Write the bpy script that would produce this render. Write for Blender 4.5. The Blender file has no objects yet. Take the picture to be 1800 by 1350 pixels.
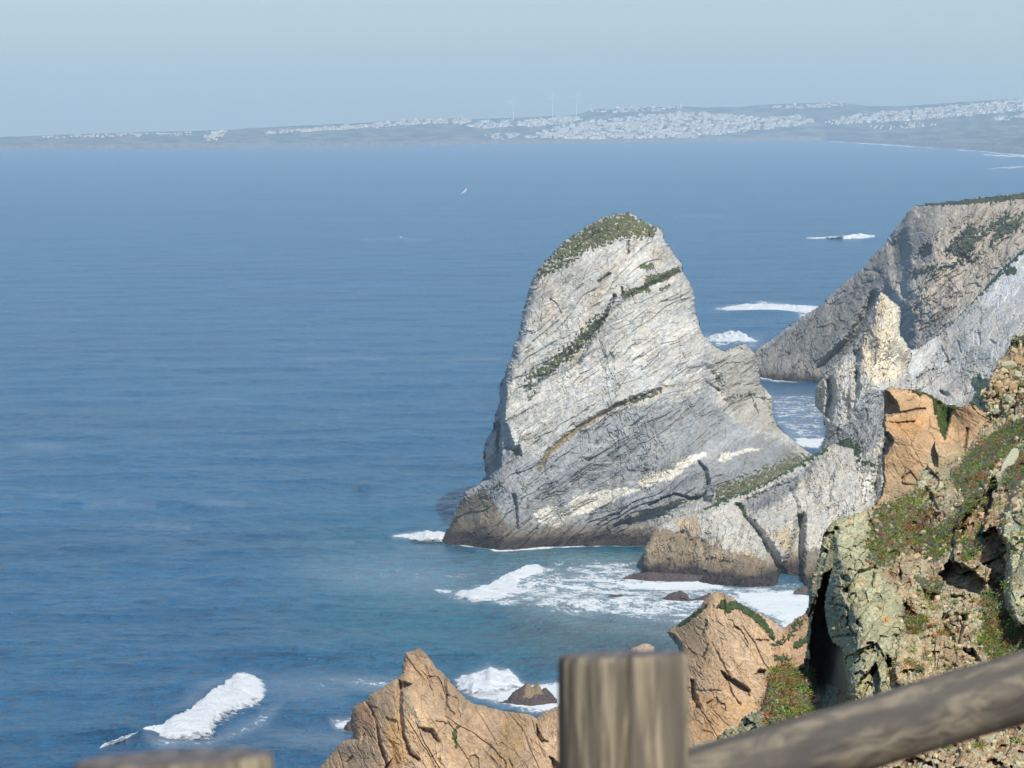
import bpy, bmesh, math, random
import numpy as np
from mathutils import Vector, Matrix, Euler
random.seed(7)
RNG = np.random.default_rng(7)
scene = bpy.context.scene
COL = scene.collection
R = math.radians

# ------------------------------------------------------------------ camera, light, exposure
CAM_Z = 135.0
F = 7000.0                       # focal length in pixels of the 1800 px wide photograph
PITCH = math.atan2(475.0, F)     # looks down a little
cam_d = bpy.data.cameras.new('camera')
cam_d.sensor_width = 36.0
cam_d.lens = F / 1800.0 * 36.0
cam_d.clip_start = 0.1
cam_d.clip_end = 80000
cam_d.dof.use_dof = True
cam_d.dof.focus_distance = 900.0
cam_d.dof.aperture_fstop = 27.0
cam = bpy.data.objects.new('camera', cam_d); COL.objects.link(cam)
cam.location = (0, 0, CAM_Z)
cam.rotation_euler = (math.pi/2 - PITCH, 0, 0)
scene.camera = cam

SUN_AZ, SUN_EL = 23.0, 44.0      # azimuth: degrees to the right of straight behind the camera
sd = Vector((math.sin(R(SUN_AZ))*math.cos(R(SUN_EL)), -math.cos(R(SUN_AZ))*math.cos(R(SUN_EL)), math.sin(R(SUN_EL))))
sun_d = bpy.data.lights.new('sun', 'SUN'); sun_d.energy = 4.15; sun_d.angle = R(0.53); sun_d.color = (1.0, 0.94, 0.84)
sun = bpy.data.objects.new('sun', sun_d); COL.objects.link(sun)
sun.rotation_euler = sd.to_track_quat('Z', 'Y').to_euler()
sun.location = (20, -30, 160)

world = bpy.data.worlds.new('World'); scene.world = world; world.use_nodes = True
wn = world.node_tree.nodes; wl = world.node_tree.links
bg = wn['Background']; bg.inputs['Strength'].default_value = 0.076
sky = wn.new('ShaderNodeTexSky'); sky.sky_type = 'NISHITA'; sky.sun_disc = False
sky.sun_elevation = R(SUN_EL)
sky.sun_rotation = math.atan2(sd.x, sd.y)      # same direction as the lamp
sky.altitude = 100; sky.air_density = 1.0; sky.dust_density = 0.6; sky.ozone_density = 2.2
tint = wn.new('ShaderNodeMix'); tint.data_type = 'RGBA'; tint.blend_type = 'MULTIPLY'; tint.inputs['Factor'].default_value = 1.0
wl.new(sky.outputs[0], tint.inputs['A']); tint.inputs['B'].default_value = (0.80, 0.96, 1.13, 1)
wl.new(tint.outputs['Result'], bg.inputs[0])

HAZE_DENSITY = 5.8e-5
HAZE_COLOR = (0.66, 0.86, 1.0)

scene.render.engine = 'CYCLES'
scene.cycles.use_denoising = True
scene.cycles.use_adaptive_sampling = True
scene.cycles.adaptive_threshold = 0.015
scene.cycles.max_bounces = 6
scene.cycles.diffuse_bounces = 3
scene.cycles.glossy_bounces = 2
scene.cycles.transmission_bounces = 2
scene.cycles.volume_bounces = 1
scene.view_settings.view_transform = 'Standard'
scene.view_settings.look = 'None'
scene.view_settings.gamma = 1
scene.view_settings.use_curve_mapping = False
scene.view_settings.exposure = 0.45

# ------------------------------------------------------------------ projection helpers
CP, SP = math.cos(PITCH), math.sin(PITCH)
def rays(u, v):
    dx = (np.asarray(u, float) - 900.0) / F
    dy = (675.0 - np.asarray(v, float)) / F
    return dx, CP + dy*SP, -SP + dy*CP
def unproj(u, v, Y):
    """world point seen at pixel (u, v) of the photograph and standing Y metres ahead"""
    a, b, c = rays(u, v)
    t = Y / b
    return np.stack([a*t, b*t, CAM_Z + c*t], -1)
def on_z(u, v, z=0.0):
    a, b, c = rays(u, v)
    t = (z - CAM_Z) / c
    return np.stack([a*t, b*t, CAM_Z + c*t], -1)
def seaY(v):
    return float(on_z(900.0, v)[1])

# ------------------------------------------------------------------ noise
def _h(ix, iy, seed):
    ix = ix.astype(np.int64).astype(np.uint32); iy = iy.astype(np.int64).astype(np.uint32)
    h = ix*np.uint32(374761393) + iy*np.uint32(668265263) + np.uint32((seed*1442695041 + 12345) & 0xffffffff)
    h = (h ^ (h >> np.uint32(13)))*np.uint32(1274126177)
    h = (h ^ (h >> np.uint32(16)))*np.uint32(2246822519)
    return h ^ (h >> np.uint32(15))
def hf(ix, iy, seed):
    return _h(ix, iy, seed).astype(np.float64) / 4294967295.0
def perlin(x, y, seed=0):
    ix, iy = np.floor(x), np.floor(y)
    fx, fy = x-ix, y-iy
    sx, sy = fx*fx*fx*(fx*(fx*6-15)+10), fy*fy*fy*(fy*(fy*6-15)+10)
    def g(ox, oy):
        a = hf(ix+ox, iy+oy, seed)*2*np.pi
        return np.cos(a)*(fx-ox) + np.sin(a)*(fy-oy)
    n0 = g(0, 0)*(1-sx) + g(1, 0)*sx
    n1 = g(0, 1)*(1-sx) + g(1, 1)*sx
    return (n0*(1-sy) + n1*sy)*1.5
def fbm(x, y, octv=4, seed=0, gain=0.5):
    s = 0; a = 1.0; t = 0
    for i in range(octv):
        s = s + a*perlin(x*2**i + 17.3*i, y*2**i - 9.1*i, seed+i*31); t += a; a *= gain
    return s/t
def ridged(x, y, octv=4, seed=0, gain=0.5):
    s = 0; a = 1.0; t = 0
    for i in range(octv):
        s = s + a*(1-2*np.abs(perlin(x*2**i + 7.7*i, y*2**i + 3.3*i, seed+i*17))); t += a; a *= gain
    return s/t
def cells(x, y, seed=0, jit=0.9):
    """voronoi cells: offset from the centre, two random numbers per cell, distance to the cell's edge"""
    ix, iy = np.floor(x), np.floor(y)
    f1 = np.full(x.shape, 9.0); f2 = np.full(x.shape, 9.0)
    cx = np.zeros(x.shape); cy = np.zeros(x.shape); dx = np.zeros(x.shape); dy = np.zeros(x.shape)
    for ox in (-1, 0, 1):
        for oy in (-1, 0, 1):
            a, b = ix+ox, iy+oy
            px = a + 0.5 + (hf(a, b, seed)-0.5)*jit; py = b + 0.5 + (hf(a, b, seed+1)-0.5)*jit
            ex, ey = x-px, y-py
            d = np.sqrt(ex*ex+ey*ey)
            m = d < f1
            f2 = np.where(m, f1, np.minimum(f2, d)); f1 = np.where(m, d, f1)
            cx = np.where(m, a, cx); cy = np.where(m, b, cy); dx = np.where(m, ex, dx); dy = np.where(m, ey, dy)
    return dx, dy, cx, cy, f2-f1
def smooth(a, b, x):
    t = np.clip((x-a)/(b-a), 0, 1)
    return t*t*(3-2*t)

# ------------------------------------------------------------------ masks
def sdist(U, V, pts):
    """signed distance (pixels, positive inside) to a polygon"""
    P = np.asarray(pts, float); Q = np.roll(P, -1, 0)
    d = np.full(U.shape, 1e12); inside = np.zeros(U.shape, bool)
    for (x0, y0), (x1, y1) in zip(P, Q):
        ex, ey = x1-x0, y1-y0; L = ex*ex+ey*ey+1e-9
        t = np.clip(((U-x0)*ex + (V-y0)*ey)/L, 0, 1)
        d = np.minimum(d, (U-x0-t*ex)**2 + (V-y0-t*ey)**2)
        if y0 != y1:
            c = ((y0 > V) != (y1 > V)) & (U < (x1-x0)*(V-y0)/(y1-y0)+x0)
            inside ^= c
    d = np.sqrt(d)
    return np.where(inside, d, -d)
def ldist(U, V, pts):
    """distance to a polyline, plus position along it 0..1"""
    P = np.asarray(pts, float)
    seg = np.hypot(*(P[1:]-P[:-1]).T); acc = np.concatenate([[0], np.cumsum(seg)]); tot = acc[-1]+1e-9
    d = np.full(U.shape, 1e12); al = np.zeros(U.shape)
    for i in range(len(P)-1):
        x0, y0 = P[i]; x1, y1 = P[i+1]
        ex, ey = x1-x0, y1-y0; L = ex*ex+ey*ey+1e-9
        t = np.clip(((U-x0)*ex + (V-y0)*ey)/L, 0, 1)
        q = (U-x0-t*ex)**2 + (V-y0-t*ey)**2
        m = q < d
        d = np.where(m, q, d); al = np.where(m, (acc[i]+t*seg[i])/tot, al)
    return np.sqrt(d), al
def mask(U, V, spec):
    """spec: ('poly', pts, soft) or ('line', pts, half width, soft); 0..1"""
    A = np.asarray(spec[1], float)
    pad = 2 + (spec[2] if spec[0] == 'poly' else (max(spec[2]) if isinstance(spec[2], (list, tuple)) else spec[2]) + spec[3])
    k = (U > A[:, 0].min()-pad) & (U < A[:, 0].max()+pad) & (V > A[:, 1].min()-pad) & (V < A[:, 1].max()+pad)
    out = np.zeros(U.shape)
    if k.any(): out[k] = _mask(U[k], V[k], spec)
    return out
def _mask(U, V, spec):
    if spec[0] == 'poly':
        return np.clip(sdist(U, V, spec[1])/spec[2]*0.5+0.5, 0, 1)
    d, al = ldist(U, V, spec[1])
    w = spec[2]
    if isinstance(w, (list, tuple)):
        w = np.interp(al, np.linspace(0, 1, len(w)), w)
    return np.clip((w-d)/spec[3]*0.5+0.5, 0, 1)
def tps(pts):
    P = np.asarray(pts, float); X = P[:, :2]/300.0; z = P[:, 2]; n = len(P)
    def phi(r2): return np.where(r2 > 0, 0.5*r2*np.log(r2+1e-20), 0)
    K = phi(((X[:, None]-X[None])**2).sum(-1)) + np.eye(n)*1e-3
    A = np.zeros((n+3, n+3)); A[:n, :n] = K; A[:n, n] = 1; A[:n, n+1:] = X; A[n, :n] = 1; A[n+1:, :n] = X.T
    w = np.linalg.solve(A, np.concatenate([z, [0, 0, 0]]))
    def f(U, V):
        u, v = U/300.0, V/300.0
        s = w[n] + w[n+1]*u + w[n+2]*v
        for i in range(n):
            s = s + w[i]*phi((u-X[i, 0])**2 + (v-X[i, 1])**2)
        return s
    return f

# ------------------------------------------------------------------ objects, materials
def tag(o, label=None, cat=None, group=None, kind=None):
    if label: o['label'] = label
    if cat: o['category'] = cat
    if group: o['group'] = group
    if kind: o['kind'] = kind
    return o
def mesh_obj(name, verts, quads=None, tris=None, mats=(), parent=None, col=None, attrs=None, shade=False, mat_idx=None):
    me = bpy.data.meshes.new(name)
    nq = 0 if quads is None else len(quads); nt = 0 if tris is None else len(tris)
    me.vertices.add(len(verts)); me.vertices.foreach_set('co', np.asarray(verts, np.float32).ravel())
    loops = []
    if nq: loops.append(np.asarray(quads, np.int32).ravel())
    if nt: loops.append(np.asarray(tris, np.int32).ravel())
    loops = np.concatenate(loops)
    me.loops.add(len(loops)); me.loops.foreach_set('vertex_index', loops)
    me.polygons.add(nq+nt)
    st = np.concatenate([np.arange(nq)*4, nq*4 + np.arange(nt)*3]).astype(np.int32)
    me.polygons.foreach_set('loop_start', st)
    if mat_idx is not None: me.polygons.foreach_set('material_index', np.asarray(mat_idx, np.int32))
    me.update(calc_edges=True)
    me.polygons.foreach_set('use_smooth', np.full(nq+nt, bool(shade)))
    if col is not None:
        a = me.color_attributes.new('Col', 'FLOAT_COLOR', 'POINT')
        c = np.ones((len(verts), 4), np.float32); c[:, :3] = np.clip(col, 0, 1)
        a.data.foreach_set('color', c.ravel())
    for k, arr in (attrs or {}).items():
        a = me.attributes.new(k, 'FLOAT', 'POINT'); a.data.foreach_set('value', np.asarray(arr, np.float32))
    for m in mats: me.materials.append(m)
    me.update()
    o = bpy.data.objects.new(name, me); COL.objects.link(o)
    if parent: o.parent = parent
    return o
def bm_obj(name, bm, mats=(), parent=None, shade=False):
    me = bpy.data.meshes.new(name); bm.to_mesh(me); bm.free()
    for m in mats: me.materials.append(m)
    if shade:
        for p in me.polygons: p.use_smooth = True
    o = bpy.data.objects.new(name, me); COL.objects.link(o)
    if parent: o.parent = parent
    return o
def new_mat(name):
    m = bpy.data.materials.new(name); m.use_nodes = True
    return m, m.node_tree.nodes, m.node_tree.links, m.node_tree.nodes['Principled BSDF']
def plain(name, color, rough=0.7, spec=0.3):
    m, n, l, b = new_mat(name)
    b.inputs['Base Color'].default_value = (*color, 1); b.inputs['Roughness'].default_value = rough
    b.inputs['Specular IOR Level'].default_value = spec
    return m
def attr_mat(name, size=1.0, bump=0.3, rough=0.92, vary=0.35, spec=0.15, trans=0.0):
    """colour from the mesh's colour attribute, broken up by fine noise of real size, with a fine bump"""
    m, n, l, b = new_mat(name)
    a = n.new('ShaderNodeVertexColor'); a.layer_name = 'Col'
    tc = n.new('ShaderNodeTexCoord')
    ns = n.new('ShaderNodeTexNoise'); ns.inputs['Scale'].default_value = 1.0/size; ns.inputs['Detail'].default_value = 6; ns.inputs['Roughness'].default_value = 0.65
    l.new(tc.outputs['Object'], ns.inputs['Vector'])
    mr = n.new('ShaderNodeMapRange'); mr.inputs['From Min'].default_value = 0.3; mr.inputs['From Max'].default_value = 0.7
    mr.inputs['To Min'].default_value = 1-vary; mr.inputs['To Max'].default_value = 1+vary
    l.new(ns.outputs['Fac'], mr.inputs['Value'])
    vm = n.new('ShaderNodeVectorMath'); vm.operation = 'SCALE'
    l.new(a.outputs['Color'], vm.inputs[0]); l.new(mr.outputs['Result'], vm.inputs['Scale'])
    l.new(vm.outputs[0], b.inputs['Base Color'])
    b.inputs['Roughness'].default_value = rough; b.inputs['Specular IOR Level'].default_value = spec
    if bump:
        bp = n.new('ShaderNodeBump'); bp.inputs['Strength'].default_value = bump; bp.inputs['Distance'].default_value = size*0.4
        l.new(ns.outputs['Fac'], bp.inputs['Height']); l.new(bp.outputs[0], b.inputs['Normal'])
    return m
M_rock_far = attr_mat('limestone', 1.6, 0.55, vary=0.22)
M_rock_mid = attr_mat('ochre_rock', 0.5, 0.6, vary=0.22)
M_rock_near = attr_mat('lichen_rock', 0.10, 0.6, vary=0.3)
M_veg_far = attr_mat('shrub_green', 1.0, 0.6, vary=0.45)
M_veg_mid = attr_mat('turf_green', 0.4, 0.8, vary=0.5)
M_leaf = attr_mat('succulent_leaf', 0.06, 0.0, rough=0.6, vary=0.25, spec=0.3)
M_stone = attr_mat('stone', 0.08, 0.6, vary=0.3)

# ------------------------------------------------------------------ carved rock
def rot(x, y, deg):
    c, s = math.cos(R(deg)), math.sin(R(deg))
    return x*c + y*s, -x*s + y*c
def carve(X, Z, layers):
    """X, Z: metres across the face. returns displacement toward the viewer (m), a tint and a crack mask"""
    D = np.zeros(X.shape); T = np.zeros(X.shape); C = np.zeros(X.shape)
    for L in layers:
        k = L['k']; sz = L['size']; amp = L['amp']; seed = L.get('seed', 1)
        x, z = rot(X, Z, L.get('deg', 0))
        w = L.get('warp', 0.25)*sz
        wx = x + w*fbm(x/sz*0.7, z/sz*0.7, 3, seed+101); wz = z + w*fbm(x/sz*0.7+40, z/sz*0.7, 3, seed+202)
        st = L.get('stretch', 1.0)
        x_, z_ = wx/(sz*st), wz/sz
        if k == 'facet':
            dx, dy, cx, cy, e = cells(x_, z_, seed)
            h1, h2, h3 = hf(cx, cy, seed+5), hf(cx, cy, seed+6), hf(cx, cy, seed+7)
            tl = L.get('tilt', 1.6)
            D += amp*((h1-.5) + tl*((h2-.5)*dx + (h3-.5)*dy + 0.25*dy))
            T += L.get('tint', .5)*(h3-.5)
            cr = np.exp(-(e/L.get('cw', 0.06))**2)*L.get('crack', 0.4)*(h1 > L.get('cthr', .35))
            D -= amp*cr; C = np.maximum(C, cr)
        elif k == 'chunk':        # tilted blocks meeting in creases
            ix, iy = np.floor(x_), np.floor(z_); best = np.full(X.shape, -9.0); tt = np.zeros(X.shape)
            for ox in (-1, 0, 1):
                for oy in (-1, 0, 1):
                    a, b = ix+ox, iy+oy
                    h = _h(a, b, seed)
                    r1 = (h & np.uint32(1023))/1023.0; r2 = ((h >> np.uint32(10)) & np.uint32(1023))/1023.0; r3 = ((h >> np.uint32(20)) & np.uint32(1023))/1023.0
                    h = _h(a, b, seed+1)
                    r4 = (h & np.uint32(1023))/1023.0; r5 = ((h >> np.uint32(10)) & np.uint32(1023))/1023.0
                    ex = x_-a-.5-(r1-.5)*.9; ey = z_-b-.5-(r2-.5)*.9
                    v = L.get('rel', .9)*(r3-.5) + L.get('tilt', 1.1)*((r4-.5)*ex + (r5-.5)*ey) - L.get('cv', .5)*(ex*ex+ey*ey)
                    m = v > best
                    best = np.where(m, v, best); tt = np.where(m, r5, tt)
            D += amp*best*1.3; T += L.get('tint', .35)*(tt-.5)
        elif k == 'cracks':       # long wandering broken joints
            n = fbm(x_, z_, L.get('oct', 6), seed, L.get('gain', .62)); gt = fbm(x_*.9+31, z_*1.7, 2, seed+5)
            c = np.exp(-(n/L.get('w', .035))**2)*smooth(.0, .22, gt)*.85
            D -= amp*c; C = np.maximum(C, c*L.get('crack', .6))
        elif k == 'slab':         # sheets that have spalled off, leaving sharp low steps
            n = fbm(x_, z_, L.get('oct', 5), seed, L.get('gain', .58))*L.get('n', 5)
            i = np.floor(n); f = n-i
            D += amp*(i + smooth(.0, L.get('sh', .14), f)); T += L.get('tint', .35)*(hf(i, i*0+3, seed+2)-.5)
        elif k == 'holes':        # cells that have dropped out
            dx, dy, cx, cy, e = cells(x_, z_, seed)
            D -= amp*((hf(cx, cy, seed+4) < L.get('p', .12))*smooth(.0, .12, e))
        elif k == 'pits':
            n = fbm(x_, z_, 4, seed, .6)
            p = smooth(L.get('thr', .18), L.get('thr', .18)+.12, n); D -= amp*p
        elif k == 'fbm':
            D += amp*fbm(x_, z_, L.get('oct', 5), seed, L.get('gain', .55))
        elif k == 'ridge':
            r = ridged(x_, z_, L.get('oct', 5), seed, L.get('gain', .55))
            D += amp*r; C = np.maximum(C, L.get('crack', 0)*np.clip(-r, 0, 1))
        elif k == 'strata':       # broken beds lying along the x' axis
            i = np.floor(z_); f = z_-i
            seg = np.floor(x_*0.8 + 7*hf(i, i*0, seed+9))
            a = hf(i, seg, seed)
            D += amp*((a-.5) + L.get('saw', .5)*(f-.5))
            T += L.get('tint', .5)*(hf(i, seg*0, seed+3)-.5)
            cr = np.exp(-(np.minimum(f, 1-f)/0.10)**2)*(a > .45)*L.get('crack', .3)
            D -= amp*cr; C = np.maximum(C, cr)
    return D, T, C

def axis(a, b, fine, lo=None, hi=None, coarse=6.0):
    """grid lines: fine inside the frame, coarser outside it"""
    lo = a if lo is None else max(a, lo); hi = b if hi is None else min(b, hi)
    p = [np.arange(lo, hi, fine)]
    if lo > a: p.insert(0, np.arange(a, lo-coarse*.5, coarse))
    if hi < b: p.append(np.arange(hi, b+coarse, coarse))
    return np.concatenate(p)

class Rock: pass
def rock(name, outline, depth, step, mat, layers, base, round_px=30, round_m=10, thick=30, edge=2.0,
         dents=(), paint=(), veg=(), veg_amp=1.0, veg_mat=None, veg_cols=((.05,.075,.025),(.09,.11,.045)), parent=None, seed=3,
         tint_amt=.16, crack_dark=.5, tide=None, back=True, warp=3.0, streak=None, lichen=None, speck=.35):
    O = np.asarray(outline, float)
    u = axis(O[:, 0].min()-4, O[:, 0].max()+4, step, -30, 1830); v = axis(O[:, 1].min()-4, O[:, 1].max()+4, step, -30, 1380)
    UU, VV = np.meshgrid(u, v)
    S = sdist(UU, VV, O)
    near_edge = S < 3*edge+4
    S[near_edge] += edge*(1.0*fbm(UU[near_edge]/14, VV[near_edge]/14, 4, seed) + .6*fbm(UU[near_edge]/4, VV[near_edge]/4, 2, seed+9))
    ok = S > 0
    q = ok[:-1, :-1] & ok[1:, :-1] & ok[:-1, 1:] & ok[1:, 1:]
    U, V, s = UU[ok], VV[ok], S[ok]
    Df = tps(depth); D = Df(U, V)
    Ym = float(np.median(D)); mpp = Ym/F
    X = (U-900)*mpp; Z = (675-V)*mpp
    t = np.clip(s/round_px, 0, 1)
    D = D + round_m*(1-np.sqrt(1-(1-t)**2))
    disp, T, C = carve(X, Z, layers)
    Wu = U + warp*fbm(U/25, V/25, 3, seed+50) + warp*.5*perlin(U/5, V/5, seed+51)
    Wv = V + warp*fbm(U/25+30, V/25, 3, seed+52) + warp*.5*perlin(U/5+9, V/5, seed+53)
    push = np.zeros(U.shape)
    for dn in dents:
        push += dn[1]*smooth(0, 1, mask(Wu, Wv, dn[0]))
    D = D - disp + push
    col = np.ones(U.shape+(3,))*np.asarray(base)
    nz = fbm(X/12/(mpp*5.6), Z/12/(mpp*5.6), 5, seed+60)
    pn = fbm(U/6, V/6, 3, seed+70)
    def over(c, m):
        nonlocal col
        col = col*(1-m[..., None]) + np.asarray(c)*m[..., None]
    for late in (False, True):
        for pt in paint:
            if (pt[2] >= .8) != late: continue
            br = pt[3] if len(pt) > 3 else .5
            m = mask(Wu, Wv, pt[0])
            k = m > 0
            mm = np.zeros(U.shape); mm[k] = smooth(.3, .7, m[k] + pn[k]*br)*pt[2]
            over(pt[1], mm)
        if not late and streak:
            for deg, ln, wd, amt, cc in streak:
                x, z = rot(U, -V, deg)
                n = fbm(x/ln + .3*fbm(x/60, z/60, 2, seed+4), z/wd, 4, seed+80+int(deg))
                over(cc, np.clip(n*2.2, 0, 1)*amt)
    if lichen:
        lc, thr, sc = lichen
        n = fbm(U/sc, V/sc, 4, seed+90) + .25*T
        over(lc, smooth(thr, thr+.12, n)*.85)
    g = (1 + tint_amt*2*T + .26*nz)
    col = col*g[..., None]*(1 + np.array([.05, 0, -.06])*perlin(U/20, V/20, seed+61)[..., None])
    col = col*(1 - crack_dark*np.clip(C, 0, 1))[..., None]
    sp = perlin(U/2.6, V/2.2, seed+62) + .6*perlin(U/6, V/4.5, seed+63)
    col = col*(1 - speck*smooth(.28, .75, sp) + .10*perlin(U/1.9, V/1.9, seed+64))[..., None]
    P = unproj(U, V, D)
    if tide:
        zz = P[..., 2] + 1.2*fbm(X/5, Z/3, 3, seed+95)
        for lo, hi, c in tide:
            over(c, (1-smooth(lo, hi, zz))*.93)
    vm = np.zeros(U.shape)
    if len(veg):
        vn = fbm(U/5, V/5, 3, seed+33)
        for vv in veg:
            m = mask(Wu, Wv, vv[0]); br = vv[1] if len(vv) > 1 else .8; k = m > 0
            vm[k] = np.maximum(vm[k], smooth(.4, .6, m[k] + br*vn[k] - (vv[2] if len(vv) > 2 else 0)))
        over(np.array(veg_cols[0])*.8, vm*.8)
    idx = -np.ones(UU.shape, int); idx[ok] = np.arange(len(U))
    quads = np.stack([idx[:-1, :-1][q], idx[1:, :-1][q], idx[1:, 1:][q], idx[:-1, 1:][q]], -1)
    vs = P; cs = col
    if back:
        k = 3
        Ub, Vb, sb = UU[::k, ::k], VV[::k, ::k], S[::k, ::k]
        tb = np.clip(sb/(round_px*2.5), 0, 1)
        Db = Df(Ub, Vb) + round_m + thick*np.sqrt(1-(1-tb)**2)
        Pb = unproj(Ub, Vb, Db)
        kb = sb > -step
        qb = kb[:-1, :-1] & kb[1:, :-1] & kb[:-1, 1:] & kb[1:, 1:]
        ib = len(vs) + np.arange(Ub.size).reshape(Ub.shape)
        quads = np.concatenate([quads, np.stack([ib[:-1, :-1][qb], ib[:-1, 1:][qb], ib[1:, 1:][qb], ib[1:, :-1][qb]], -1)])
        vs = np.concatenate([vs, Pb.reshape(-1, 3)]); cs = np.concatenate([cs, np.ones((Ub.size, 3))*np.asarray(base)*.9])
    o = mesh_obj(name, vs, quads=quads, mats=[mat], col=cs, parent=parent)
    r = Rock(); r.obj = o; r.U = U; r.V = V; r.D = D; r.P = P; r.vm = vm; r.idx = idx; r.u = u; r.v = v; r.mpp = mpp
    if len(veg) and veg_mat:
        bn = (.5+.5*ridged(X/(veg_amp*3), Z/(veg_amp*2.2), 3, seed+34))
        bn2 = (.5+.5*fbm(X/(veg_amp*.9), Z/(veg_amp*.7), 3, seed+35))
        Dv = D - vm*veg_amp*(.25 + .8*bn*bn2*1.6) + (1-vm)*veg_amp*.5
        V2 = np.zeros(UU.shape); V2[ok] = vm
        qv = q & (V2[:-1, :-1] > .12)
        qq = np.stack([idx[:-1, :-1][qv], idx[1:, :-1][qv], idx[1:, 1:][qv], idx[:-1, 1:][qv]], -1)
        if len(qq):
            usedv, inv = np.unique(qq, return_inverse=True); qq = inv.reshape(-1, 4)
            Pv = unproj(U[usedv], V[usedv], Dv[usedv])
            c0, c1 = np.asarray(veg_cols[0]), np.asarray(veg_cols[1])
            uu, ww = U[usedv], V[usedv]
            mm = np.clip(.5 + 1.1*fbm(uu/9, ww/9, 4, seed+36), 0, 1)[..., None]
            cv = c0*(1-mm) + c1*mm
            if len(veg_cols) > 2:
                m3 = smooth(.05, .3, fbm(uu/12+50, ww/12, 4, seed+37))[..., None]
                cv = cv*(1-m3) + np.asarray(veg_cols[2])*m3
            ov = mesh_obj('ground_cover', Pv, quads=qq, mats=[veg_mat], col=cv, parent=o)
            ov['kind'] = 'stuff'
    return r
def at_rock(r, px, py):
    i = int(np.argmin(abs(r.v-py))); j = int(np.argmin(abs(r.u-px)))
    k = r.idx[i, j]
    if k < 0: k = int(np.argmin((r.U-px)**2 + (r.V-py)**2))
    return Vector(r.P[k])

PALE = (.435, .425, .385); GREY = (.28, .285, .28); WHITE = (.66, .62, .53); BROWN = (.20, .155, .10)
TIDE_DARK = (.035, .028, .028); TIDE_BROWN = (.19, .15, .095)

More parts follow.
